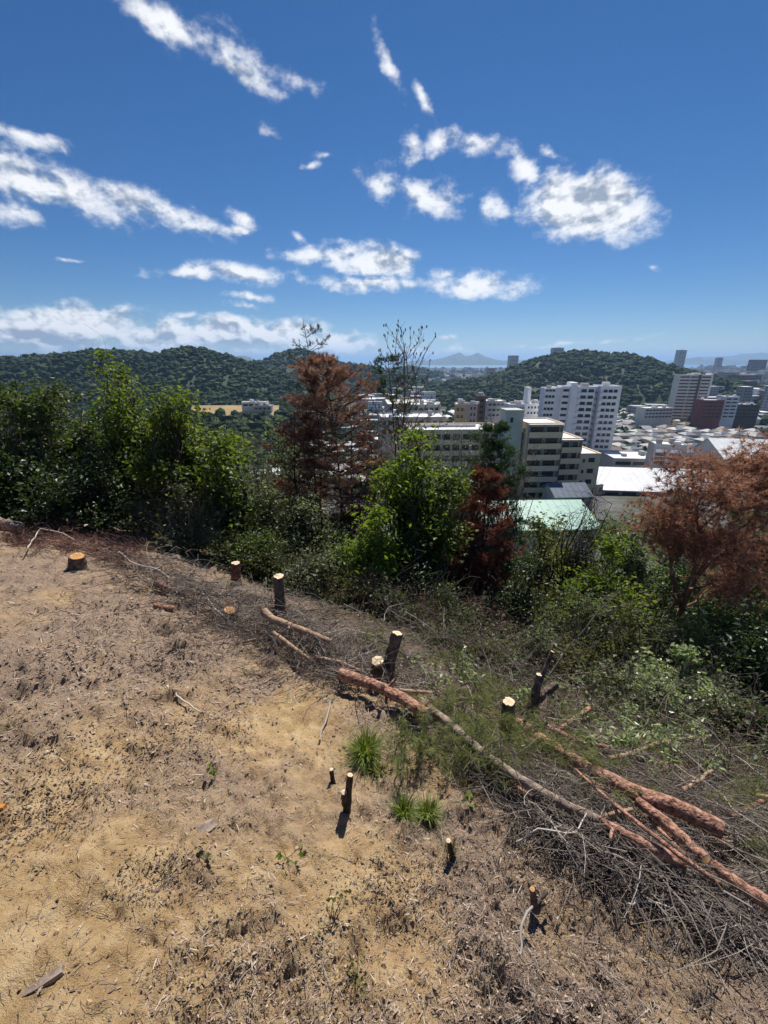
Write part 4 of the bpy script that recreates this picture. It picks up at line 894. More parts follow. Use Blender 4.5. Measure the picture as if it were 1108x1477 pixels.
for lx, ly, rx, rz_ in ((955, 738, 45, 42), (1010, 698, 62, 48), (1068, 690, 62, 58), (1118, 680, 60, 80), (1020, 775, 70, 48), (1088, 800, 66, 66), (975, 772, 42, 32), (1050, 838, 46, 30)):
    q = P(lx, ly, 8.8 + ((lx * 7) % 10 - 5) * .12); o_ = P(1045, 628, 8.8); k_ = 8.8 / FPX; LB.append((q[0] - o_[0], q[1] - 8.3, bz - (o_[2] - q[2]), rx * k_, rx * k_ * .9, rz_ * k_))
broadleaf('pine_tree', 'big dead pine with tan brown needles and leaning reddish trunk', 'tree', 1045, 8.8, 628, 330, 209, None, 300, 11, .15, lobes=LB, bark=bark_r, trunk_r=.10, needle='tan', base_at=(bb[0], bb[1]), spread=.17)
broadleaf('shrub', 'dark green bush under the leaning reddish pine trunk', 'shrub', 1040, 7.4, 868, 200, 124, 'mid', 120, 64, .075, stems=6, clear=.02)
broadleaf('shrub', 'blue green bush cut by the photo edge below the brown pine', 'shrub', 1105, 5.9, 905, 130, 125, 'dark', 110, 66, .075, stems=5, clear=.02)
broadleaf('shrub', 'bush with pale shiny leaf sprays above the twisted bare twigs', 'shrub', 990, 5.6, 925, 110, 126, 'pale', 34, 26, .075, stems=5, clear=.15, bark=bark_g, spread=.13)
broadleaf('leafy_branch', 'pale leaved cut branch lying between the thick red log and twigs', 'branch', 945, 4.0, 1085, 95, 127, 'pale', 26, 26, .055, stems=3, clear=.1, bark=bark_g, spread=.09)

for q, (px_, y_, tp_, lb) in enumerate(((452, 12.2, 640, 'thin dark pine trunk with dead twigs just before the rusty pine'), (505, 12.9, 560, 'thin dark pine with a few dead twigs beside the rusty pine'), (488, 11.6, 690, 'short dead pine pole in the gloom below the rusty pine'), (522, 13.4, 600, 'thin brown dead pine between rusty pine and slender green pine'), (572, 13.0, 560, 'thin dead pine stem crossing the slender green pine'))):
    pine('pine_tree', lb, px_, y_, tp_, 80, 230 + q, 'rust', .2, 14, 4, 4, .1, fill=.3, dens=.8, tr=.05)
for q, (px_, y_, tp_, w_, lf_, lb) in enumerate(((800, 8.6, 880, 170, 'grey', 'dry grey bush above the forked stump'), (700, 8.4, 860, 160, 'brown', 'withered brown bush below the deep red boughs'), (600, 7.4, 870, 150, 'brown', 'withered brown bush behind the thick leaning stump'), (960, 6.8, 900, 150, 'grey', 'grey green bush hiding the foot of the leaning pine'), (830, 6.6, 930, 130, 'olive', 'olive weeds around the leaning sapling'), (1040, 5.4, 965, 140, 'grey', 'tangled grey bush beside the pale shiny leaf sprays'), (905, 5.4, 975, 120, 'grey', 'low grey green bush between sapling and pale shiny leaves'), (520, 7.6, 830, 110, 'olive', 'weedy olive bush at the foot of the vivid lime shrub'), (450, 8.0, 800, 120, 'grey', 'grey bush behind the tall dark upright stump'))):
    broadleaf('shrub', lb, 'shrub', px_, y_, tp_, w_, 400 + q, lf_, 90, 38 if lf_ != 'brown' else 20, .06, stems=8, clear=.02, twigs=400, bark=bark_g, trunk_r=.02)
for q, (px_, y_, tp_, w_, lf_, lb) in enumerate(((300, 17, 585, 140, 'mid', 'mid green tree further down the slope behind the sunlit tree'), (400, 19, 600, 150, 'grey', 'dull grey tree down the slope behind the rusty pine'), (780, 17, 740, 150, 'olive', 'olive tree crown down the slope below the mint roof'), (900, 16, 735, 120, 'grey', 'grey tree crown below the gymnasium'), (980, 15, 780, 170, 'mid', 'green tree crown down the slope behind the big brown pine'), (1095, 14, 790, 180, 'mid', 'green crown at the photo edge behind the big brown pine'), (860, 20, 760, 140, 'mid', 'small green tree crown beside the slim leafless tree'), (912, 13, 742, 110, 'grey', 'dull grey green tree filling the gap before the big brown pine'), (945, 18, 770, 150, 'olive', 'olive tree crown low behind the big brown pine trunk'))):
    broadleaf('broadleaf_tree', lb, 'tree', px_, y_, tp_, w_, 430 + q, lf_, 90, 44, .14, stems=2, clear=.2, trunk_r=.06, spread=.34)
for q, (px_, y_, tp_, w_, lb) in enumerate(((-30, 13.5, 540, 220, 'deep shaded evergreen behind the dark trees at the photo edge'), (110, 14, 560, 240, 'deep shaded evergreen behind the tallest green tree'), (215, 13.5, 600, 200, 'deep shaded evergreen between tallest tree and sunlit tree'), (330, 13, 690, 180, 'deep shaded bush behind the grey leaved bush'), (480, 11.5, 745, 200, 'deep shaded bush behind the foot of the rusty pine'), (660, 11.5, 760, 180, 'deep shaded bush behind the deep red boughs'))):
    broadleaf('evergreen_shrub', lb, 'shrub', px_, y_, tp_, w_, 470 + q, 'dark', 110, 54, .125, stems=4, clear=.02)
for q, (px_, y_, tp_, w_, lf_, lb) in enumerate(((640, 6.2, 905, 90, 'grey', 'grey green weeds just behind the thick leaning stump'), (700, 5.8, 925, 110, 'olive', 'olive weeds between the thick leaning stump and the forked stump'), (775, 6.4, 905, 120, 'grey', 'grey green weeds right behind the forked stump'), (850, 7.4, 850, 130, 'bright', 'fresh green shrub behind the leaning sapling'), (905, 6.9, 870, 110, 'olive', 'olive green shrub left of the leaning pine trunk'.replace('left of', 'before')), (955, 5.0, 985, 90, 'pale', 'pale leaved sprig beside the tangled grey bush'), (1035, 4.9, 985, 110, 'pale', 'pale leaved sprig nearest the photo edge'.replace('nearest', 'close to')), (1085, 4.7, 1010, 110, 'mid', 'green shrub at the photo edge above the thin red branch'), (560, 7.2, 850, 100, 'mid', 'green shrub rising from the dead brush under the vivid lime shrub'), (650, 7.8, 840, 130, 'mid', 'green shrub in the hollow behind the dead brush'), (1000, 6.6, 880, 130, 'bright', 'sunlit shrub under the big brown pine'), (735, 5.2, 965, 70, 'mid', 'small green sprig beside the short dark stump'))):
    broadleaf('shrub', lb, 'shrub', px_, y_, tp_, w_, 500 + q, lf_, 46, 30, .065, stems=6, clear=.02, twigs=260, bark=bark_g, trunk_r=.018, spread=.16)
for q, (px_, y_, tp_, w_, lb) in enumerate(((640, 13.5, 630, 130, 'grey twiggy tree hiding the long low block'), (735, 13.0, 650, 90, 'thin twiggy tree before the lift tower of the beige flats'), (520, 12.5, 680, 120, 'brown twiggy tree between rusty pine and lime green tree'), (690, 12.2, 640, 120, 'grey twiggy tree beside the layered green pine'))):
    broadleaf('bare_tree', lb, 'tree', px_, y_, tp_, w_, 530 + q, 'grey' if q != 2 else 'brown', 110, 30 if q in (0, 3) else 14, .07, stems=4, clear=.15, twigs=1000, bark=bark_g, trunk_r=.035)
# undergrowth on the slope below the clearing, too mixed to count
def slope_points(n, s0, s1, w0, w1, rng):
    """points on the slope: s beyond the edge, w along it (positive to the upper end)"""
    s = rng.uniform(s0, s1, n); w = rng.uniform(w0, w1, n)
    x = -.4 + .618 * s - .786 * w; y = 3.9 + .786 * s + .618 * w
    return x, y
rng = np.random.default_rng(301)
x, y = slope_points(9500, 1.7, 14, -9, 14, rng); k = (fbm(x * .8, y * .8, 3, 3) > -.12); x, y = x[k], y[k]
hgt = (.25 + .9 * np.clip(fbm(x * .7, y * .7, 3, 12) + .5, 0, 1)) * np.clip((s_of(x, y) - 1.8) / 2, .2, 1)
C = np.stack([x, y, terr(x, y)], -1)
Cc = np.repeat(C, 7, 0) + np.stack([rng.normal(0, .13, len(x) * 7), rng.normal(0, .13, len(x) * 7), rng.random(len(x) * 7) * np.repeat(hgt, 7)], -1)
Vl, Ql = leaves(Cc, .055 + .004 * np.clip(s_of(Cc[:, 0], Cc[:, 1]), 0, 10)[:, None], rng); gl = Geo(); gl.add(Vl, Q=Ql, a=np.repeat(np.clip(rng.normal(.45, .25, len(Cc)), 0, 1), 4))
tag(ob('undergrowth', gl.mesh('undergrowth', LEAF['grey'])), kind='stuff')
x, y = slope_points(1300, 1.6, 8, -7, 10, rng); A = np.stack([x, y, terr(x, y)], -1)
B = A + np.stack([rng.normal(0, .22, len(x)), rng.normal(0, .22, len(x)), rng.uniform(.2, .9, len(x))], -1)
g = Geo(); Vt, Qt = tubes(curvy(A, B, 5, .12, .04, rng), np.full((len(x), 5), .0045) * np.linspace(1, .4, 5), 3); g.add(Vt, Q=Qt)
Vl, Ql = leaves(np.repeat(B, 5, 0) + rng.normal(0, .12, (len(B) * 5, 3)), .03, rng); g.add(Vl, Q=Ql, a=np.repeat(rng.random(len(B) * 5), 4))
tag(ob('dead_undergrowth', g.mesh('dead_undergrowth', LEAF['brown'])), kind='stuff')
# lower wooded slope down to the town
n = 1700; a = rng.uniform(-56, 56, n) * np.pi / 180; r_ = rng.uniform(17, 76, n); x = r_ * np.sin(a); y = r_ * np.cos(a); z = terr(x, y)
sz = rng.uniform(.9, 2.0, (n, 1)) * rng.uniform(.8, 1.2, (n, 3)); k = fbm(x * .1, y * .1, 2, 8) > -.22
C = np.stack([x, y, z + .6], -1)[k]; sz = sz[k]
Cl = (C[:, None] + norm(rng.normal(0, 1, (len(C), 42, 3))) * sz[:, None] * rng.uniform(.6, 1.1, (len(C), 42, 1))).reshape(-1, 3)
Vl, Ql = leaves(Cl, .45, rng); gl = Geo(); gl.add(Vl, Q=Ql, a=np.repeat(np.clip(rng.normal(.5, .25, len(Cl)), 0, 1), 4))
tag(ob('woods', gl.mesh('woods', LEAF['grey'])), kind='stuff')

# ------------------------------------------------------------------ felled timber, stumps, brush
def depth(p): return p[1] * CP - (p[2] - EYE) * SP
def px2m(npx, p): return npx / FPX * depth(p)
cut_m = ramp_mat('fresh cut wood', [(0, (.45, .30, .17)), (.12, (.66, .50, .32)), (.34, (.58, .41, .24)), (.42, (.74, .58, .39)), (.6, (.68, .50, .31)), (.72, (.78, .64, .45)), (.90, (.72, .56, .37)), (1, (.30, .19, .12))], rough=.8)
cut_o = ramp_mat('weathered orange cut wood', [(0, (.30, .13, .05)), (.2, (.52, .27, .09)), (.45, (.42, .20, .07)), (.7, (.60, .34, .13)), (1, (.20, .10, .06))], rough=.8)
log_r = mat('pink red pine log bark', (.47, .255, .175), (.15, .075, .055), scale=22, bump=1.0, bscale=40, bdist=.03, lo=.36, hi=.58, detail=10)
log_g = mat('grey peeled log bark', (.36, .28, .215), (.13, .095, .075), scale=18, bump=1.0, bscale=30, bdist=.01, detail=9)
log_t = mat('tan thin log bark', (.42, .29, .19), (.22, .14, .095), scale=9, bump=.7, bscale=36, bdist=.01)
stump_d = mat('dark stump bark', (.21, .155, .125), (.05, .038, .031), scale=16, bump=1.0, bscale=26, bdist=.02)
stump_r = mat('reddish stump bark', (.22, .11, .085), (.07, .037, .03), scale=14, bump=1.0, bscale=26, bdist=.02)
twig_m = ramp_mat('dry twigs', [(0, (.07, .055, .045)), (.45, (.18, .145, .12)), (.75, (.30, .26, .22)), (1, (.52, .47, .41))], rough=.85)
red_m = ramp_mat('reddish dead twigs', [(0, (.08, .04, .032)), (.5, (.19, .095, .076)), (.85, (.25, .15, .12)), (1, (.40, .34, .28))], rough=.85)

def bark_tube(pts, rad, k=12, seed=0, rough=.09):
    rng = np.random.default_rng(seed); pts = np.asarray(pts, float)
    V, Q = tubes(pts[None], np.asarray(rad)[None], k); V = V.reshape(len(pts), k, 3)
    dv = V - pts[:, None]; n = np.repeat(rng.normal(0, rough * .5, (1, k)), len(pts), 0) + rng.normal(0, rough * .5, (len(pts), k))
    n[0] *= .5; n[-1] *= .5
    V = pts[:, None] + dv * (1 + n[..., None])
    return V, Q
def disc(ring, out, bulge=.0):
    """a cut face closing a ring (k,3): concentric rings with v = 0 at the pith and 1 at the bark"""
    c = ring.mean(0); k = len(ring); fr = [.15, .3, .45, .6, .75, .9, 1.0]; V = [c[None] + out * bulge]; A = [0]
    for f in fr: V.append(c + (ring - c) * f * .985 + out * (bulge * (1 - f * f) + .002)); A += [f] * k
    T = [(0, 1 + j, 1 + (j + 1) % k) for j in range(k)]; Q = []
    for r_ in range(len(fr) - 1):
        for j in range(k): a = 1 + r_ * k; Q.append((a + j, a + k + j, a + k + (j + 1) % k, a + (j + 1) % k))
    return np.concatenate(V), T, Q, np.array(A)
def put_disc(ring, out, m, parent, bulge=.0, name='cut_face'):
    V, T, Q, A = disc(ring, out, bulge); g = Geo(); g.add(V, T=T, Q=Q, a=A); return ob(name, g.mesh(name, m), parent)
def resample(pts, n):
    pts = np.asarray(pts, float); d = np.concatenate([[0], np.cumsum(np.linalg.norm(np.diff(pts, axis=0), axis=1))]); u = np.linspace(0, d[-1], n)
    return np.stack([np.interp(u, d, pts[:, q]) for q in range(3)], -1)
def log(label, path, d0, d1, m=log_r, lift=.06, seed=0, stubs=(), cm=None, name='log', wob=.01, cat='log', k=12):
    rng = np.random.default_rng(seed + 900)
    pts = []
    for q in path: pts.append(q if isinstance(q, np.ndarray) else hit(q[0], q[1], q[2] if len(q) > 2 else lift))
    pts = resample(pts, 4 if len(path) < 2 else 26); org = pts[0].copy()
    r0, r1 = px2m(d0 * .8, pts[0]) / 2, px2m(d1 * .8, pts[-1]) / 2
    org[2] -= r0; rel = pts - org
    w = rng.normal(0, wob, (26, 3)); w = (w + np.roll(w, 1, 0) + np.roll(w, -1, 0)) / 2; w[0] = w[-1] = 0
    rel = rel + w * max(r0, r1) * 4
    rad = np.linspace(r0, r1, 26) * (1 + rng.normal(0, .025, 26)); kn = rng.integers(4, 22, 3); rad[kn] *= 1.09
    root = thing(name, org, label, cat)
    V, Q = bark_tube(rel, rad, k, seed); g = Geo(); g.add(V.reshape(-1, 3), Q=Q); ob('bark', g.mesh('bark', m, True), root)
    t0 = norm(rel[0] - rel[1]); t1 = norm(rel[-1] - rel[-2])
    put_disc(V[0], t0, cm or cut_m, root, .002); put_disc(V[-1], t1, cm or cut_m, root, .002)
    for f, ln, up in stubs:
        i = int(f * 25); a = rel[i]; T_ = norm(rel[min(i + 1, 25)] - rel[i - 1]); side = norm(np.cross(T_, [0, 0, 1])); ang = up
        d = norm(side * math.cos(ang) + np.array([0, 0, 1]) * math.sin(ang) + T_ * .35); L_ = ln
        pp = curvy([a + d * rad[i] * .3], [a + d * L_], 5, .05, .03, rng)[0]; rs = np.linspace(.30, .2, 5) * rad[i] + .003
        Vs, Qs = bark_tube(pp, rs, 7, seed + i); g = Geo(); g.add(Vs.reshape(-1, 3), Q=Qs); st = ob('branch_stub', g.mesh('branch_stub', m, True), root)
        put_disc(Vs[-1], norm(pp[-1] - pp[-2]), cm or cut_m, st)
    return root
def stem_part(root, org, a, b_, r0, r1, m, cm, seed, name='trunk', flare=.15, bulge=.004, tilt=.12, n=11, k=18):
    rng = np.random.default_rng(seed); u = np.linspace(0, 1, n)
    pts = np.asarray(a)[None] * (1 - u[:, None]) + np.asarray(b_)[None] * u[:, None] - org
    pts = pts + rng.normal(0, .02, pts.shape) * r0 * (u * (1 - u) * 4)[:, None]
    rad = (r0 * (1 - u) + r1 * u) * (1 + flare * 2.2 * np.exp(-u * 7))
    V, Q = bark_tube(pts, rad, k, seed, .17); V[-1] += norm(pts[-1] - pts[-2]) * rng.normal(0, r1 * .07, (k, 1))
    g = Geo(); g.add(V.reshape(-1, 3), Q=Q); o = ob(name, g.mesh(name, m, True), root)
    put_disc(V[-1], norm(pts[-1] - pts[-2]), cm, o if name == 'stem' else root, bulge)
    return o
def stump(label, bpx, bpy_, tpx, tpy, dia, m=stump_d, cm=None, seed=0, dy=0.0, name='tree_stump', cat='stump', extra=(), d0=None):
    a = hit(bpx, bpy_, -.03); b_ = P(tpx, tpy, a[1] + dy); r1 = px2m(dia, b_) / 2; r0 = r1 * 1.12 if d0 is None else px2m(d0, a) / 2
    root = thing(name, a, label, cat)
    stem_part(root, a, a, b_, r0, r1, m, cm or cut_m, seed)
    for (sx, sy, ex, ey, dd, ddy) in extra:
        a2 = P(sx, sy, a[1] + dy * .3); b2 = P(ex, ey, a[1] + ddy); rr_ = px2m(dd, b2) / 2
        stem_part(root, a, a2, b2, rr_ * 1.15, rr_, m, cm or cut_m, seed + 5, 'stem', 0)
    return root
stump('short dark stump with weathered orange top beside the red brush heap', 111, 822, 111, 802, 20, stump_d, cut_o, 1)
stump('slim red stump standing before the dark bush, smaller of the two upright stumps', 341, 847, 340, 812, 12, stump_r, None, 2)
stump('tall dark upright stump at the head of the tan logs', 405, 890, 402, 831, 15.5, stump_d, None, 3)
stump('low broken stump half buried in grey brush left of the tan logs'.replace(' left of', ' beside'), 330, 893, 331, 880, 18, bark_g, cut_o, 4)
stump('thick leaning stump with two pale cut stems behind the pink log', 554, 987, 573, 913, 15, stump_d, None, 5, .12, extra=((548, 980, 545, 953, 18, -.05),), d0=17)
stump('short dark stump with pinkish top below the forked stump', 733, 1050, 734, 1012, 17, stump_d, None, 6, d0=19)
stump('forked dark stump with three pale cut stems on the slope', 765, 1040, 778, 973, 9, stump_d, None, 7, .1, extra=((772, 1000, 797, 940, 6, .18), (770, 1012, 803, 987, 11, .12)), d0=17)
stump('small cut stem showing an orange top behind the forked stump', 762, 992, 757, 972, 13, stump_d, cut_o, 8, .1)
stump('thin sapling stump with two cut tips in the bare earth', 500, 1172, 505, 1118, 8, bark_d, None, 9, .03, name='sapling_stump', extra=((498, 1160, 496, 1143, 8, -.02),), d0=9)
stump('little cut sapling stub next to the two tipped sapling stump', 481, 1132, 478, 1110, 6, bark_d, None, 10, name='sapling_stump')
stump('small cut stub rising out of dry weeds below the grass tufts', 653, 1236, 647, 1213, 7, bark_d, None, 11, name='sapling_stump')
stump('forked sapling stub with yellow cut tips near the photo bottom', 773, 1312, 768, 1283, 8, stump_d, cut_o, 12, .02, name='sapling_stump', extra=((775, 1303, 789, 1286, 5, .05), (776, 1308, 787, 1302, 5, .0)), d0=11)
log('grey fallen log cut by the photo edge above the red brush heap', [hit(30, 762, .12) + np.array([-1.3, -.1, .42]), hit(30, 762, .12)], 27, 20, log_g, seed=1)
log('tan log curving away below the tall dark upright stump', [(381, 882, .36), (392, 893, .32), (430, 907, .3), (478, 926, .27)], 15, 11, log_t, seed=2, stubs=((.45, .1, .5), (.7, .12, -.6)))
log('thin tan pole lying below the curved tan log', [(394, 913, .24), (420, 932, .22), (446, 951, .18)], 9, 6.5, log_t, seed=3)
log('thin bleached pole pointing across the brush into the tan logs', [(340, 928, .06), (375, 921, .09), (420, 918, .1)], 4.5, 5, log_t, seed=31, k=8)
log('short pink log piece lying alone on the mulch', [(224, 874, .05), (252, 879, .05)], 13, 13, log_r, seed=4)
log('brown hollow log piece in the brush above the short pink piece', [(225, 842, .07), (262, 858, .06), (288, 868, .04)], 14, 12, stump_r, seed=5, cm=cut_o)
log('pink log chunk behind the tall dark upright stump', [(413, 872, .06), (432, 876, .05), (446, 884, .03)], 13, 9, log_r, seed=6)
log('stout pink log with stub branches below the thick leaning stump', [(490, 971, .2), (540, 988, .2), (580, 1007, .2), (617, 1030, .2)], 19, 21, log_r, seed=7, stubs=((.5, .17, 1.0), (.55, .14, 2.3), (.52, .12, -1.0), (.9, .16, .9), (.88, .14, -1.2), (.95, .10, 2.4), (.2, .12, -1.2)))
log('thin brown branch lying beside the stout pink log', [(566, 995, .12), (600, 998, .14), (623, 1000, .12)], 7, 7, log_t, seed=8)
log('long grey trunk running from the stout pink log through the brush', [(606, 1010, .14), (650, 1045, .17), (695, 1085, .2), (740, 1118, .22), (800, 1152, .22), (870, 1187, .22)], 14, 16, log_g, seed=9, wob=.02)
log('pink trunk end sticking out of the twig heap beside two cut branches', [(862, 1183, .22), (900, 1203, .22), (950, 1228, .21), (988, 1247, .2)], 16, 23, log_r, seed=10, stubs=((.1, .2, .5),))
log('thick red log with a knot, largest of the felled logs', [(775, 1062, .12), (850, 1110, .2), (920, 1145, .22), (975, 1165, .22), (1042, 1198, .2)], 16, 30, log_r, seed=11, stubs=((.66, .07, 1.2),), k=16)
log('middle red log lying between the thick red log and thin pole', [(920, 1156, .2), (960, 1185, .2), (1018, 1240, .2)], 18, 20, log_r, seed=12)
log('red log running out of the photo at its lower corner', [(1028, 1246, .2), (1075, 1282, .2), (1135, 1322, .2)], 18, 26, log_r, seed=13)
log('long thin pink pole lying across the felled logs', [(830, 1110, .2), (880, 1155, .27), (930, 1195, .3), (985, 1238, .27), (1040, 1276, .14)], 5, 9, log_r, seed=14, k=8)
log('short red cut branch propped up on the brush below forked stump', [(797, 1058, .06), (825, 1040, .12), (850, 1022, .2)], 8, 9, log_r, seed=15, k=9)
log('crooked brown branch above the pale leaved cut branch', [(878, 1094, .1), (920, 1085, .14), (950, 1072, .18), (990, 1066, .2), (1035, 1060, .2)], 9, 4, log_t, seed=16, wob=.06, k=8)
log('short crooked brown branch in front of the twisted bare twigs', [(985, 1140, .1), (1005, 1128, .14), (1020, 1117, .18), (1030, 1108, .2)], 8, 5, log_t, seed=17, wob=.06, k=8)
log('thin red branch at the photo edge above the thick red log end', [(1040, 1187, .08), (1070, 1170, .12), (1102, 1155, .16)], 7, 8, log_r, seed=18, k=8)
log('small cut branch with orange tip at the photo edge', [(1083, 1146, .16), (1120, 1152, .2)], 8, 8, log_t, cm=cut_o, seed=19, k=9)
log('pair of cut brown limbs seen as one forked limb over the pink trunk end', [(873, 1180, .2), (895, 1172, .23), (912, 1170, .25)], 8, 8, log_t, seed=20, k=9, stubs=((.3, .16, .1),)) if False else None
log('brown cut limb resting on the pink trunk end', [(868, 1178, .2), (890, 1172, .23), (912, 1168, .25)], 7, 8, log_t, seed=20, k=9)
log('short brown log chunk lying below the short dark stump', [(738, 1038, .08), (765, 1052, .08)], 15, 17, log_r, seed=21)
log('grey brown trunk half hidden in brush above the thick red log', [(760, 1068, .1), (800, 1082, .1), (850, 1093, .1)], 13, 13, stump_r, seed=22)
log('small split wood piece at the end of the thick red log', [(1033, 1214, .05), (1058, 1219, .05)], 12, 13, log_t, seed=23)
log('thin red pole tucked beside the middle red log', [(935, 1180, .14), (965, 1210, .14), (1005, 1250, .14)], 7, 8, log_r, seed=41, k=8)
log('slim red limb lying in the twigs below the long grey trunk', [(715, 1112, .1), (760, 1145, .12), (800, 1172, .12)], 7, 6, log_r, seed=42, k=8)
log('slim red branch behind the thick red log near its thin end', [(790, 1048, .1), (830, 1068, .12), (880, 1078, .14)], 8, 6, log_r, seed=43, k=8)
log('slim tan limb in the brush between stout pink log and tan logs', [(455, 948, .14), (490, 955, .16), (520, 968, .14)], 7, 6, log_t, seed=44, k=8)
# leaning sapling above the forked stump
a0 = hit(770, 1003, .0); root = thing('leaning_sapling', a0, 'thin sapling leaning out over the slope above the forked stump', 'sapling'); g = Geo()
ends = [P(893, 845, a0[1] + .9), P(838, 845, a0[1] + .8), P(905, 872, a0[1] + .7), P(930, 940, a0[1] + .2)]; srt = [a0, P(828, 925, a0[1] + .45), P(850, 890, a0[1] + .65), P(800, 975, a0[1] + .1)]
for q, (A, B) in enumerate(zip(srt, ends)):
    p = curvy([A], [B], 8, .03, .012, np.random.default_rng(q)); V_, Q_ = tubes(p - a0, np.linspace(.018 if q == 0 else .009, .004, 8)[None], 6); g.add(V_, Q=Q_)
ob('stem', g.mesh('stem', bark_g, True), root); rng = np.random.default_rng(4)
C = np.concatenate([p_ + rng.normal(0, .16, (40, 3)) for p_ in ends[:3]]) - a0; V_, Q_ = leaves(C, .06, rng); g = Geo(); g.add(V_, Q=Q_, a=np.repeat(rng.random(len(C)), 4)); ob('crown', g.mesh('crown', LEAF['olive']), root)

def lay_twigs(x, y, ang, ln, lift, rad, rng, n=6, k=3, bend=.35, side=0, nn=None):
    """crooked twigs lying on the ground: x, y start; ang heading; lift (M,2) height above ground at both ends"""
    M = len(x); t_ = np.linspace(0, 1, n)[None]; cur = rng.normal(0, bend, (M, 1))
    a = ang[:, None] + cur * (t_ - .5) * 2 + rng.normal(0, .16, (M, n)).cumsum(1) * .5
    st = ln[:, None] / (n - 1); X = x[:, None] + np.concatenate([np.zeros((M, 1)), np.cumsum(np.cos(a) * st, 1)[:, :-1]], 1); Y = y[:, None] + np.concatenate([np.zeros((M, 1)), np.cumsum(np.sin(a) * st, 1)[:, :-1]], 1)
    Z = gz(X, Y) + lift[:, :1] * (1 - t_) + lift[:, 1:] * t_ + np.abs(rng.normal(0, .05, (M, 1))) * 4 * t_ * (1 - t_) * ln[:, None] + .004
    p = np.stack([X, Y, Z], -1); r_ = rad[:, None] * np.linspace(1, .45, n)[None]
    V, Q = tubes(p, r_, k); A = np.repeat(np.clip(rng.beta(2, 2.4, M), 0, 1), n * k)
    if side:   # short side twigs
        idx = np.repeat(np.arange(M), side); i = rng.integers(1, n - 1, len(idx)); S = p[idx, i]; d = norm(p[idx, i + 1] - S + rng.normal(0, .6, (len(idx), 3)) * st[idx] + np.array([0, 0, .25]) * st[idx])
        E_ = S + d * (ln[idx] * rng.uniform(.15, .4, len(idx)))[:, None]; q = curvy(S, E_, 4, .1, .04, rng)
        V2, Q2 = tubes(q, (rad[idx] * .55)[:, None] * np.linspace(1, .5, 4)[None], 3); return np.concatenate([V, V2]), np.concatenate([Q, Q2 + len(V)]), np.concatenate([A, np.repeat(rng.beta(2, 2.4, len(idx)), 12)])
    return V, Q, A
def scatter_px(poly, n, rng, lift=0.0):
    """n ground points under an outline given in photo pixels, evenly spread in the picture plane of the place"""
    poly = np.array(poly, float); lo, hi = poly.min(0), poly.max(0); pts = []
    while len(pts) < n:
        q = rng.uniform(lo, hi); c = False; j = len(poly) - 1
        for i in range(len(poly)):
            if (poly[i, 1] > q[1]) != (poly[j, 1] > q[1]) and q[0] < (poly[j, 0] - poly[i, 0]) * (q[1] - poly[i, 1]) / (poly[j, 1] - poly[i, 1]) + poly[i, 0]: c = not c
            j = i
        if c: pts.append(q)
    pts = np.array(pts); x = (pts[:, 0] - 554) / FPX; yv = -(pts[:, 1] - 738.5) / FPX
    d = np.stack([x, CP + yv * SP, -SP + yv * CP], -1); t_ = np.full(n, .8)
    for _ in range(220):
        p = d * t_[:, None]; gap = EYE + p[:, 2] - terr(p[:, 0], p[:, 1]) - lift; t_ = t_ + np.maximum(gap, 0) * .45
    p = d * t_[:, None]; ok = p[:, 1] < 14; return p[ok, 0], p[ok, 1]
def brush(name, poly, n, rng, ln=(.25, .9), lift=.25, rad=(.0025, .006), m=twig_m, head=None, side=2, bend=.4):
    x, y = scatter_px(poly, n, rng); M = len(x); ang = rng.uniform(0, 6.28, M) if head is None else rng.normal(head, .7, M) + rng.integers(0, 2, M) * np.pi
    l_ = rng.uniform(*ln, M) * rng.uniform(.5, 1, M); lf = np.abs(rng.normal(0, lift, (M, 2))) * rng.random((M, 2))
    V, Q, A = lay_twigs(x, y, ang, l_, lf, rng.uniform(*rad, M), rng, side=side, bend=bend, n=5); g = Geo(); g.add(V, Q=Q, a=A)
    return tag(ob(name, g.mesh(name, m)), kind='stuff')
rng = np.random.default_rng(77); HD = math.atan2(-2.2, 2.8)
brush('brush_heap', [(150,800),(250,810),(330,850),(400,880),(470,920),(500,960),(520,1010),(470,990),(400,940),(330,920),(250,870),(180,830)], 1300, rng, (.3, 1.1), .22)
brush('brush_heap', [(330,860),(420,870),(520,900),(600,950),(640,1010),(560,1000),(480,960),(400,930)], 1000, rng, (.3, 1.0), .26)
brush('brush_heap', [(450,850),(600,860),(760,880),(950,900),(900,990),(760,1000),(660,980),(580,930)], 1300, rng, (.4, 1.2), .5, m=twig_m)
brush('brush_heap', [(600,1040),(700,1060),(820,1130),(930,1200),(1000,1250),(1108,1310),(1108,1400),(1000,1330),(900,1280),(780,1210),(690,1130)], 1700, rng, (.25, .85), .13, (.0018, .0045), head=HD)
brush('brush_heap', [(700,1090),(760,1120),(860,1190),(960,1260),(900,1290),(800,1220),(720,1150)], 650, rng, (.25, .7), .2, (.0025, .0055), head=HD)
brush('brush_heap', [(760,1060),(860,1080),(1000,1130),(1108,1180),(1108,1300),(1000,1200),(880,1130)], 700, rng, (.3, .8), .14, (.002, .005), head=HD)
brush('brush_heap', [(860,960),(960,960),(1060,1000),(1108,1030),(1108,1160),(1000,1110),(900,1060)], 1500, rng, (.4, 1.0), .45, (.002, .005), bend=.9)
brush('brush_heap', [(650,950),(760,960),(880,980),(900,1060),(800,1060),(700,1030),(640,1000)], 600, rng, (.3, .8), .25)
brush('red_brush_heap', [(0,775),(60,758),(140,770),(220,800),(190,825),(120,800),(40,800)], 900, rng, (.25, .8), .22, m=red_m)
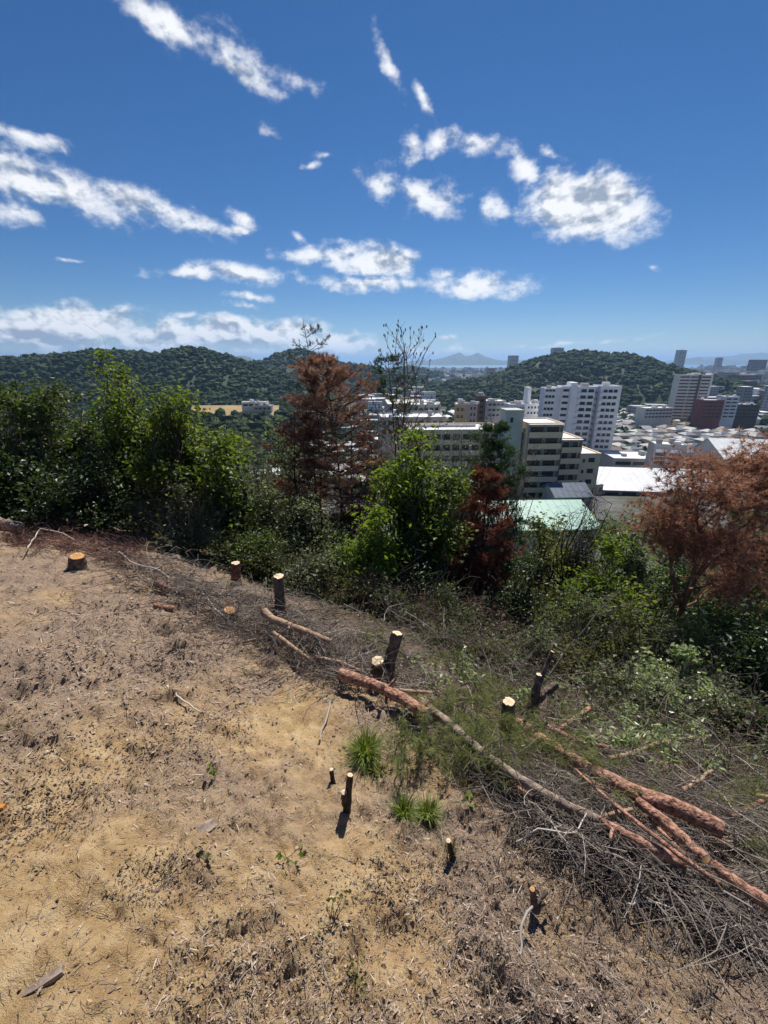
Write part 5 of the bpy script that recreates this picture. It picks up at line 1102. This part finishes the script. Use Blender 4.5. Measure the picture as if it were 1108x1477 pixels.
brush('twig_litter', [(0,790),(200,830),(500,1000),(700,1150),(1108,1400),(1108,1477),(0,1477)], 900, rng, (.03, .14), .008, (.0009, .002), side=0, bend=.15)
brush('twig_litter', [(560,1110),(700,1170),(1108,1420),(1108,1477),(700,1477),(640,1300)], 500, rng, (.05, .3), .015, (.0012, .003), side=1)
brush('twig_litter', [(120,800),(330,870),(480,980),(440,1020),(200,960),(0,880),(0,800)], 550, rng, (.08, .45), .02, (.0015, .004), side=1)
# the brush goes on along the edge beyond the photo
x, y = slope_points(800, .1, 3.2, -8.5, -2.7, rng); M = len(x); V, Q, A = lay_twigs(x, y, rng.normal(HD, .8, M), rng.uniform(.25, .8, M), np.abs(rng.normal(0, .14, (M, 2))), rng.uniform(.002, .0045, M), rng, n=5, side=2)
g = Geo(); g.add(V, Q=Q, a=A); tag(ob('brush_heap', g.mesh('brush_heap', twig_m)), kind='stuff')
# cut green pine boughs among the logs
g = Geo(); gn_ = Geo()
for (cx, cy, nb, r_) in [(620,1065,9,.35),(660,1075,9,.3),(600,1090,5,.25),(700,1045,10,.4),(690,1000,8,.4),(740,1100,9,.35),(800,1125,5,.25),(820,1060,6,.4),(900,1010,12,.5),(930,1040,10,.5),(1000,1045,12,.5),(1070,1060,10,.4),(640,960,6,.4),(1040,1000,8,.4),(860,1000,8,.4),(1060,1190,6,.25),(1090,1230,6,.25),(640,1035,6,.3),(690,1062,6,.3),(700,970,8,.4),(650,985,8,.35),(770,1080,8,.3),(880,1040,10,.4),(960,1010,10,.4),(1020,1080,8,.4),(590,1050,6,.2),(1060,1110,10,.35),(1095,1160,8,.25),(980,1080,8,.35),(1100,1090,8,.35),(1040,1150,6,.25),(560,950,5,.3),(520,930,5,.3)]:
    c = hit(cx, cy); 
    for _ in range(nb):
        x = c[0] + rng.normal(0, r_ * .6); y = c[1] + rng.normal(0, r_ * .6); A = np.array([x, y, float(terr(x, y)) + rng.uniform(.02, .16)])
        a = HD + rng.normal(0, .9); l_ = rng.uniform(.25, .6); B = A + np.array([math.cos(a) * l_, math.sin(a) * l_, 0]); B[2] = float(terr(B[0], B[1])) + rng.uniform(.05, .3)
        p = curvy([A], [B], 9, .08, .03, rng); V_, Q_ = tubes(p, np.linspace(.006, .003, 9)[None], 4); g.add(V_, Q=Q_)
        C = np.repeat(p[0, 1:], 2, 0) + rng.normal(0, .035, (16, 3)); D = norm(B - A)[None] + rng.normal(0, .4, (16, 3))
        V_, T_ = needles(C, D, .11, 15, rng, .0022, .6); gn_.add(V_, T=T_, a=np.repeat(rng.beta(2, 2, 16), 45))
bo = ob('pine_boughs', gn_.mesh('pine_boughs', NEEDLE['olive'])); tag(bo, kind='stuff')
tag(ob('bough_twigs', g.mesh('bough_twigs', bark_g), bo), kind='stuff')

# leaf litter, clods and chips
rng = np.random.default_rng(55)
def polar(n, r0, r1, a0=-56, a1=70): 
    a = rng.uniform(a0, a1, n) * np.pi / 180; r_ = np.exp(rng.uniform(math.log(r0), math.log(r1), n)); return r_ * np.sin(a), r_ * np.cos(a)
x, y = polar(185000, .8, 11); keep = (s_of(x, y) < 1.6) & (rng.random(len(x)) > .02 + .80 * sand_of(x, y) ** .8) & (rng.random(len(x)) < .55 + 1.0 * fbm(x * 2.2, y * 2.2, 3, 88)); x, y = x[keep], y[keep]
C = np.stack([x, y, gz(x, y) + .004], -1); M = len(C)
a = rng.uniform(0, 6.28, M); d = np.stack([np.cos(a), np.sin(a), rng.normal(-.2, .28, M)], -1); nrm = norm(np.array([.1, .2, 1]) + rng.normal(0, .30, (M, 3))); bn = norm(np.cross(nrm, d)); d = norm(np.cross(bn, nrm))
s_ = (.006 + .017 * rng.random((M, 1)) ** 2.4) * np.clip(np.hypot(x, y)[:, None] / 3.2, .75, 1.5); w_ = rng.uniform(.12, .5, (M, 1)) * s_
V = np.stack([C - d * s_, C + bn * w_ + nrm * s_ * .18, C + d * s_, C - bn * w_ + nrm * s_ * .10], 1).reshape(-1, 3)
lit_m = ramp_mat('leaf litter', [(0, (.10, .066, .05)), (.3, (.21, .145, .108)), (.6, (.34, .25, .19)), (.85, (.48, .385, .30)), (1, (.66, .57, .47))], rough=.8)
g = Geo(); g.add(V, Q=np.arange(M * 4).reshape(-1, 4), a=np.repeat(np.clip(rng.beta(1.6, 2.2, M), 0, 1), 4)); tag(ob('leaf_litter', g.mesh('leaf_litter', lit_m)), kind='stuff')
x, y = polar(1500, .8, 10); k = s_of(x, y) < .8; x, y = x[k], y[k]; r_ = (.003 + .016 * rng.random(len(x)) ** 5) * np.clip(np.hypot(x, y) / 3, .7, 1.6)
V, F, A = blobs(np.stack([x, y, gz(x, y) + r_ * .2], -1), r_[:, None] * rng.uniform(.7, 1.3, (len(x), 3)), 1, rng, .16)
clod_m = ramp_mat('earth clods', [(0, (.20, .135, .08)), (.5, (.33, .225, .125)), (.9, (.45, .33, .19)), (1, (.55, .47, .36))], rough=.95)
g = Geo(); g.add(V, T=F, a=A); tag(ob('earth_clods', g.mesh('earth_clods', clod_m)), kind='stuff')

# darker patches of rotting leaves
PX = []
for (cx, cy, n_, r_) in ((235, 1270, 900, .17), (30, 1195, 1100, .34), (95, 1150, 900, .3), (215, 1085, 700, .28), (330, 1425, 1100, .26), (430, 1440, 800, .22), (250, 950, 700, .4), (100, 960, 800, .5), (700, 1400, 900, .25), (60, 1080, 800, .4), (560, 1280, 700, .2), (860, 1380, 700, .22), (310, 1050, 600, .3), (170, 880, 700, .6), (640, 1270, 700, .2), (760, 1240, 600, .2)):
    c = hit(cx, cy); PX.append(np.stack([c[0] + rng.normal(0, r_ * .7, n_), c[1] + rng.normal(0, r_ * .55, n_)], -1))
PX = np.concatenate(PX); x, y = PX[:, 0], PX[:, 1]; M = len(x); C = np.stack([x, y, gz(x, y) + .003], -1); a = rng.uniform(0, 6.28, M); d = np.stack([np.cos(a), np.sin(a), rng.normal(0, .3, M)], -1)
nrm = norm(np.array([0, .1, 1]) + rng.normal(0, .5, (M, 3))); bn = norm(np.cross(nrm, d)); d = norm(np.cross(bn, nrm)); s_ = (.005 + .013 * rng.random((M, 1)) ** 2) * np.clip(np.hypot(x, y)[:, None] / 3, .8, 1.6); w_ = rng.uniform(.25, .6, (M, 1)) * s_
V = np.stack([C - d * s_, C + bn * w_ + nrm * s_ * .3, C + d * s_, C - bn * w_ + nrm * s_ * .15], 1).reshape(-1, 3)
g = Geo(); g.add(V, Q=np.arange(M * 4).reshape(-1, 4), a=np.repeat(rng.beta(1.3, 3.2, M), 4)); tag(ob('rotting_leaves', g.mesh('rotting_leaves', ramp_mat('rotting leaves', [(0, (.08, .056, .043)), (.4, (.17, .12, .09)), (1, (.40, .30, .225))], rough=.85))), kind='stuff')
# straw, needles and wood shavings lying flat over the mulch
x, y = polar(46000, .8, 13); keep = (s_of(x, y) < 1.4) & (rng.random(len(x)) > .12 + .80 * sand_of(x, y)) & (rng.random(len(x)) < .62 + 1.1 * fbm(x * 1.5, y * 1.5, 3, 91)); x, y = x[keep], y[keep]; M = len(x)
a = rng.uniform(0, 6.28, M); d = np.stack([np.cos(a), np.sin(a)], -1); hl = (.012 + .05 * rng.random(M) ** 2) * np.clip(np.hypot(x, y) / 4, .6, 1.5); hw = (.0012 + .0022 * rng.random(M)) * np.clip(np.hypot(x, y) / 4, .6, 1.6)
x0, y0, x1, y1 = x - d[:, 0] * hl, y - d[:, 1] * hl, x + d[:, 0] * hl, y + d[:, 1] * hl; z0 = gz(x0, y0) + .004 + .012 * rng.random(M); z1 = gz(x1, y1) + .004 + .012 * rng.random(M); zm = np.maximum((z0 + z1) / 2, gz(x, y) + .004)
sx, sy = -d[:, 1] * hw, d[:, 0] * hw
V = np.stack([np.stack(q, -1) for q in ((x0 - sx, y0 - sy, z0), (x0 + sx, y0 + sy, z0), (x + sx, y + sy, zm), (x - sx, y - sy, zm), (x1, y1, z1))], 1).reshape(-1, 3); i = np.arange(M)[:, None] * 5
g = Geo(); g.add(V, T=i + np.array([[3, 2, 4]]), Q=i + np.array([[0, 1, 2, 3]]), a=np.repeat(rng.beta(2.2, 1.6, M), 5)); tag(ob('straw_litter', g.mesh('straw_litter', lit_m)), kind='stuff')

# leafy sprigs still green on the cut branches
rng = np.random.default_rng(612); gl = Geo(); gt = Geo()
for (cx, cy, n_) in ((930, 1075, 9), (960, 1100, 9), (900, 1090, 6), (1000, 1060, 6), (1040, 1020, 8), (1080, 1045, 8), (860, 1075, 5), (690, 1015, 5), (640, 1005, 4), (820, 1020, 6), (1095, 1110, 6), (990, 990, 8), (740, 985, 5), (880, 960, 7)):
    c = hit(cx, cy)
    for _ in range(n_):
        A = c + np.array([rng.normal(0, .2), rng.normal(0, .2), 0]); A[2] = float(terr(A[0], A[1])) + rng.uniform(.02, .15); B = A + np.array([rng.normal(0, .18), rng.normal(0, .18), rng.uniform(.08, .3)])
        p_ = curvy([A], [B], 7, .1, .03, rng); V_, Q_ = tubes(p_, np.linspace(.004, .002, 7)[None], 3); gt.add(V_, Q=Q_)
        C = np.repeat(p_[0, 2:], 5, 0) + rng.normal(0, .035, (25, 3)); V_, Q_ = leaves(C, .06, rng, asp=.25); gl.add(V_, Q=Q_, a=np.repeat(rng.random(25), 4))
so = tag(ob('leafy_sprigs', gl.mesh('leafy_sprigs', LEAF['pale'])), kind='stuff'); tag(ob('sprig_twigs', gt.mesh('sprig_twigs', bark_g), so), kind='stuff')

# grass tufts and seedlings
grass_m = ramp_mat('fresh grass', [(0, (.08, .12, .025)), (.6, (.17, .23, .05)), (1, (.34, .36, .13))], rough=.6, trans=.4, tcol=(1.5, 1.5, .5))
dry_m = ramp_mat('drying grass', [(0, (.10, .10, .04)), (.6, (.22, .19, .09)), (1, (.36, .30, .17))], rough=.7, trans=.3, tcol=(1.4, 1.3, .7))
def tuft(label, px, py, hpx, wpx, n, m=grass_m, seed=0):
    rng = np.random.default_rng(seed + 40); c = hit(px, py); c[2] = float(gz(c[0], c[1])) - .01; h = px2m(hpx, c); w = px2m(wpx, c) / 2
    a = rng.uniform(0, 6.28, n); r0 = w * .45 * np.sqrt(rng.random(n)); B = np.stack([np.cos(a) * r0, np.sin(a) * r0, np.zeros(n)], -1)
    out_ = np.stack([np.cos(a), np.sin(a), np.zeros(n)], -1) + rng.normal(0, .5, (n, 3)) * [1, 1, 0]; hh = h * rng.uniform(.45, 1.1, (n, 1)); q = w * rng.uniform(.2, 1.1, (n, 1))
    P1 = B + out_ * q * .35 + [0, 0, 1] * hh * .65; P2 = B + out_ * q + [0, 0, 1] * hh * rng.uniform(.75, 1.05, (n, 1)); sd = norm(np.cross(out_, [0, 0, 1])) * px2m(.6, c)
    V = np.stack([B - sd, B + sd, P1 + sd * .8, P1 - sd * .8, P2], 1).reshape(-1, 3); i = np.arange(n)[:, None] * 5
    g = Geo(); g.add(V, T=i + np.array([[3, 2, 4]]), Q=i + np.array([[0, 1, 2, 3]]), a=np.repeat(rng.random(n), 5)); return tag(ob('grass_tuft', g.mesh('grass_tuft', m), None, c), label, 'grass tuft')
tuft('largest grass tuft, growing just below the stout pink log', 527, 1088, 38, 54, 520, seed=1)
tuft('grass tuft with straw tips, paired with a greener one', 583, 1176, 30, 40, 220, seed=2)
tuft('fresh green grass tuft beside the straw tipped one', 617, 1172, 26, 40, 260, seed=3)
tuft('small dry grass tuft at the edge of the twig heap', 668, 1140, 22, 26, 70, dry_m, 4)
tuft('straw coloured tuft around the small cut stub', 650, 1225, 36, 30, 50, dry_m, 5)
tuft('tiny grass patch at the photo edge below mulch', 18, 1055, 12, 30, 50, dry_m, 6)
tuft('thin green tuft hiding below the largest tuft', 545, 1108, 18, 36, 60, grass_m, 7)
def seedling(label, px, py, hpx, n, seed, leaf='lime', lp=9):
    rng = np.random.default_rng(seed); c = hit(px, py); c[2] = float(gz(c[0], c[1])); h = px2m(hpx, c); root = thing('seedling', c, label, 'seedling')
    A = np.zeros((n, 3)); B = rng.normal(0, h * .35, (n, 3)); B[:, 2] = h * rng.uniform(.4, 1, n); g = Geo(); V, Q = tubes(curvy(A, B, 4, .1, .03, rng), np.full((n, 4), .002), 3); g.add(V, Q=Q); ob('stem', g.mesh('stem', bark_g), root)
    C = np.repeat(B, 3, 0) + rng.normal(0, h * .12, (n * 3, 3)); V, Q = leaves(C, px2m(lp * .75, c), rng); g = Geo(); g.add(V, Q=Q, a=np.repeat(rng.random(len(C)), 4)); ob('leaves', g.mesh('leaves', LEAF[leaf]), root)
seedling('small green seedling on the open earth above the trail hollow', 311, 1124, 18, 4, 1)
seedling('seedling next to the flat weathered wood chip', 302, 1255, 20, 3, 2, 'mid', 12)
seedling('seedling on the bare earth below the sapling stumps', 415, 1244, 16, 4, 3)
seedling('yellow green seedling beside the small dry grass tuft', 679, 1166, 18, 4, 4)
seedling('bright seedling in the shade of the pink trunk end', 865, 1240, 16, 4, 5)
seedling('leafy weed patch on the sand near the photo bottom', 482, 1330, 34, 9, 6, 'olive', 8)
seedling('low weed patch in the mulch at the photo bottom', 515, 1400, 40, 12, 7, 'olive', 9)
seedling('yellow green weed under the wall of pink logs near dead ferns', 935, 935, 20, 5, 8) if False else None
# single sticks one can pick out
def stick(label, path, d, m=twig_m, seed=0, v=.8):
    pts = resample([hit(q[0], q[1], q[2] if len(q) > 2 else .02) for q in path], 12); org = pts[0].copy(); rng = np.random.default_rng(seed)
    pts = pts - org + rng.normal(0, .006, pts.shape); V, Q = tubes(pts[None], (px2m(d, pts[6] + org) / 2 * np.linspace(1.1, .7, 12))[None], 6); g = Geo(); g.add(V, Q=Q, a=v); return tag(ob('stick', g.mesh('stick', m, True), None, org), label, 'stick')
stick('upright bent stick running down from the forked sapling stub', [(768, 1310, .1), (752, 1335, .08), (752, 1390, .02), (749, 1445, .01)], 4, seed=1)
stick('thin stick on the mulch below the stout pink log', [(479, 1010), (470, 1040), (460, 1068)], 3, seed=2)
stick('pale forked twig on the mulch below the short pink piece', [(240, 988), (265, 1012), (290, 1028)], 3, seed=3, v=1)
stick('pale stick leaning against the low broken stump', [(292, 855, .1), (312, 880, .1), (340, 900, .05)], 2.6, seed=4, v=1)
stick('bleached bent branch on the red brush heap', [(40, 790, .15), (58, 762, .3), (90, 768, .3), (110, 780, .2)], 1.5, seed=5, v=1)
stick('bleached branch in the brush between short stump and slim red stump', [(170, 795, .2), (195, 815, .16), (228, 820, .12), (245, 835, .1)], 1.9, seed=6, v=1)
stick('bent bleached stick over the twig heap edge', [(745, 1215, .05), (780, 1195, .2), (830, 1200, .22), (850, 1170, .25)], 2.8, seed=7, v=1)
stick('pale stick lying near the felled log ends at the photo bottom', [(905, 1300, .05), (960, 1305, .06), (1000, 1318, .04)], 3, seed=8, v=1)
stick('dark stick crossing the trunk beside the pine boughs', [(672, 1118, .08), (690, 1090, .22), (705, 1070, .28)], 4.5, seed=9, v=.2)
# weathered chips of wood
def chip(label, px, py, lpx, wpx, ang, m, seed):
    rng = np.random.default_rng(seed); c = hit(px, py); c[2] = float(gz(c[0], c[1])); l_ = px2m(lpx, c) / 2; w = px2m(wpx, c) / 2; k = 10; V = []; 
    for z_ in (0, .018):
        for j in range(k):
            a = j / k * 6.283; V.append((max(-1, min(1, 1.3 * math.cos(a))) * l_ * rng.uniform(.9, 1.05), max(-1, min(1, 1.3 * math.sin(a))) * w * rng.uniform(.85, 1.05), z_ + (.008 * rng.random() if z_ else -.02)))
    g = Geo(); g.add(V, Q=[(j, (j + 1) % k, k + (j + 1) % k, k + j) for j in range(k)]); g.add([V[k + j] for j in range(k)], T=[(0, j, j + 1) for j in range(1, k - 1)])
    o = tag(ob('wood_chip', g.mesh('wood_chip', m), None, c, ang), label, 'wood chip'); o.rotation_euler = (-.12, -.08, ang); return o
chip('flat weathered wood chip lying on the sandy earth', 300, 1200, 24, 22, .4, log_g, 1)
chip('orange wood chip at the photo edge on the mulch', 3, 1167, 10, 8, 0, mat('orange chip', (.55, .25, .06), rough=.8), 2)
chip('long pale rotten wood piece in the sand at the lower corner', 66, 1420, 48, 14, .6, log_g, 3)
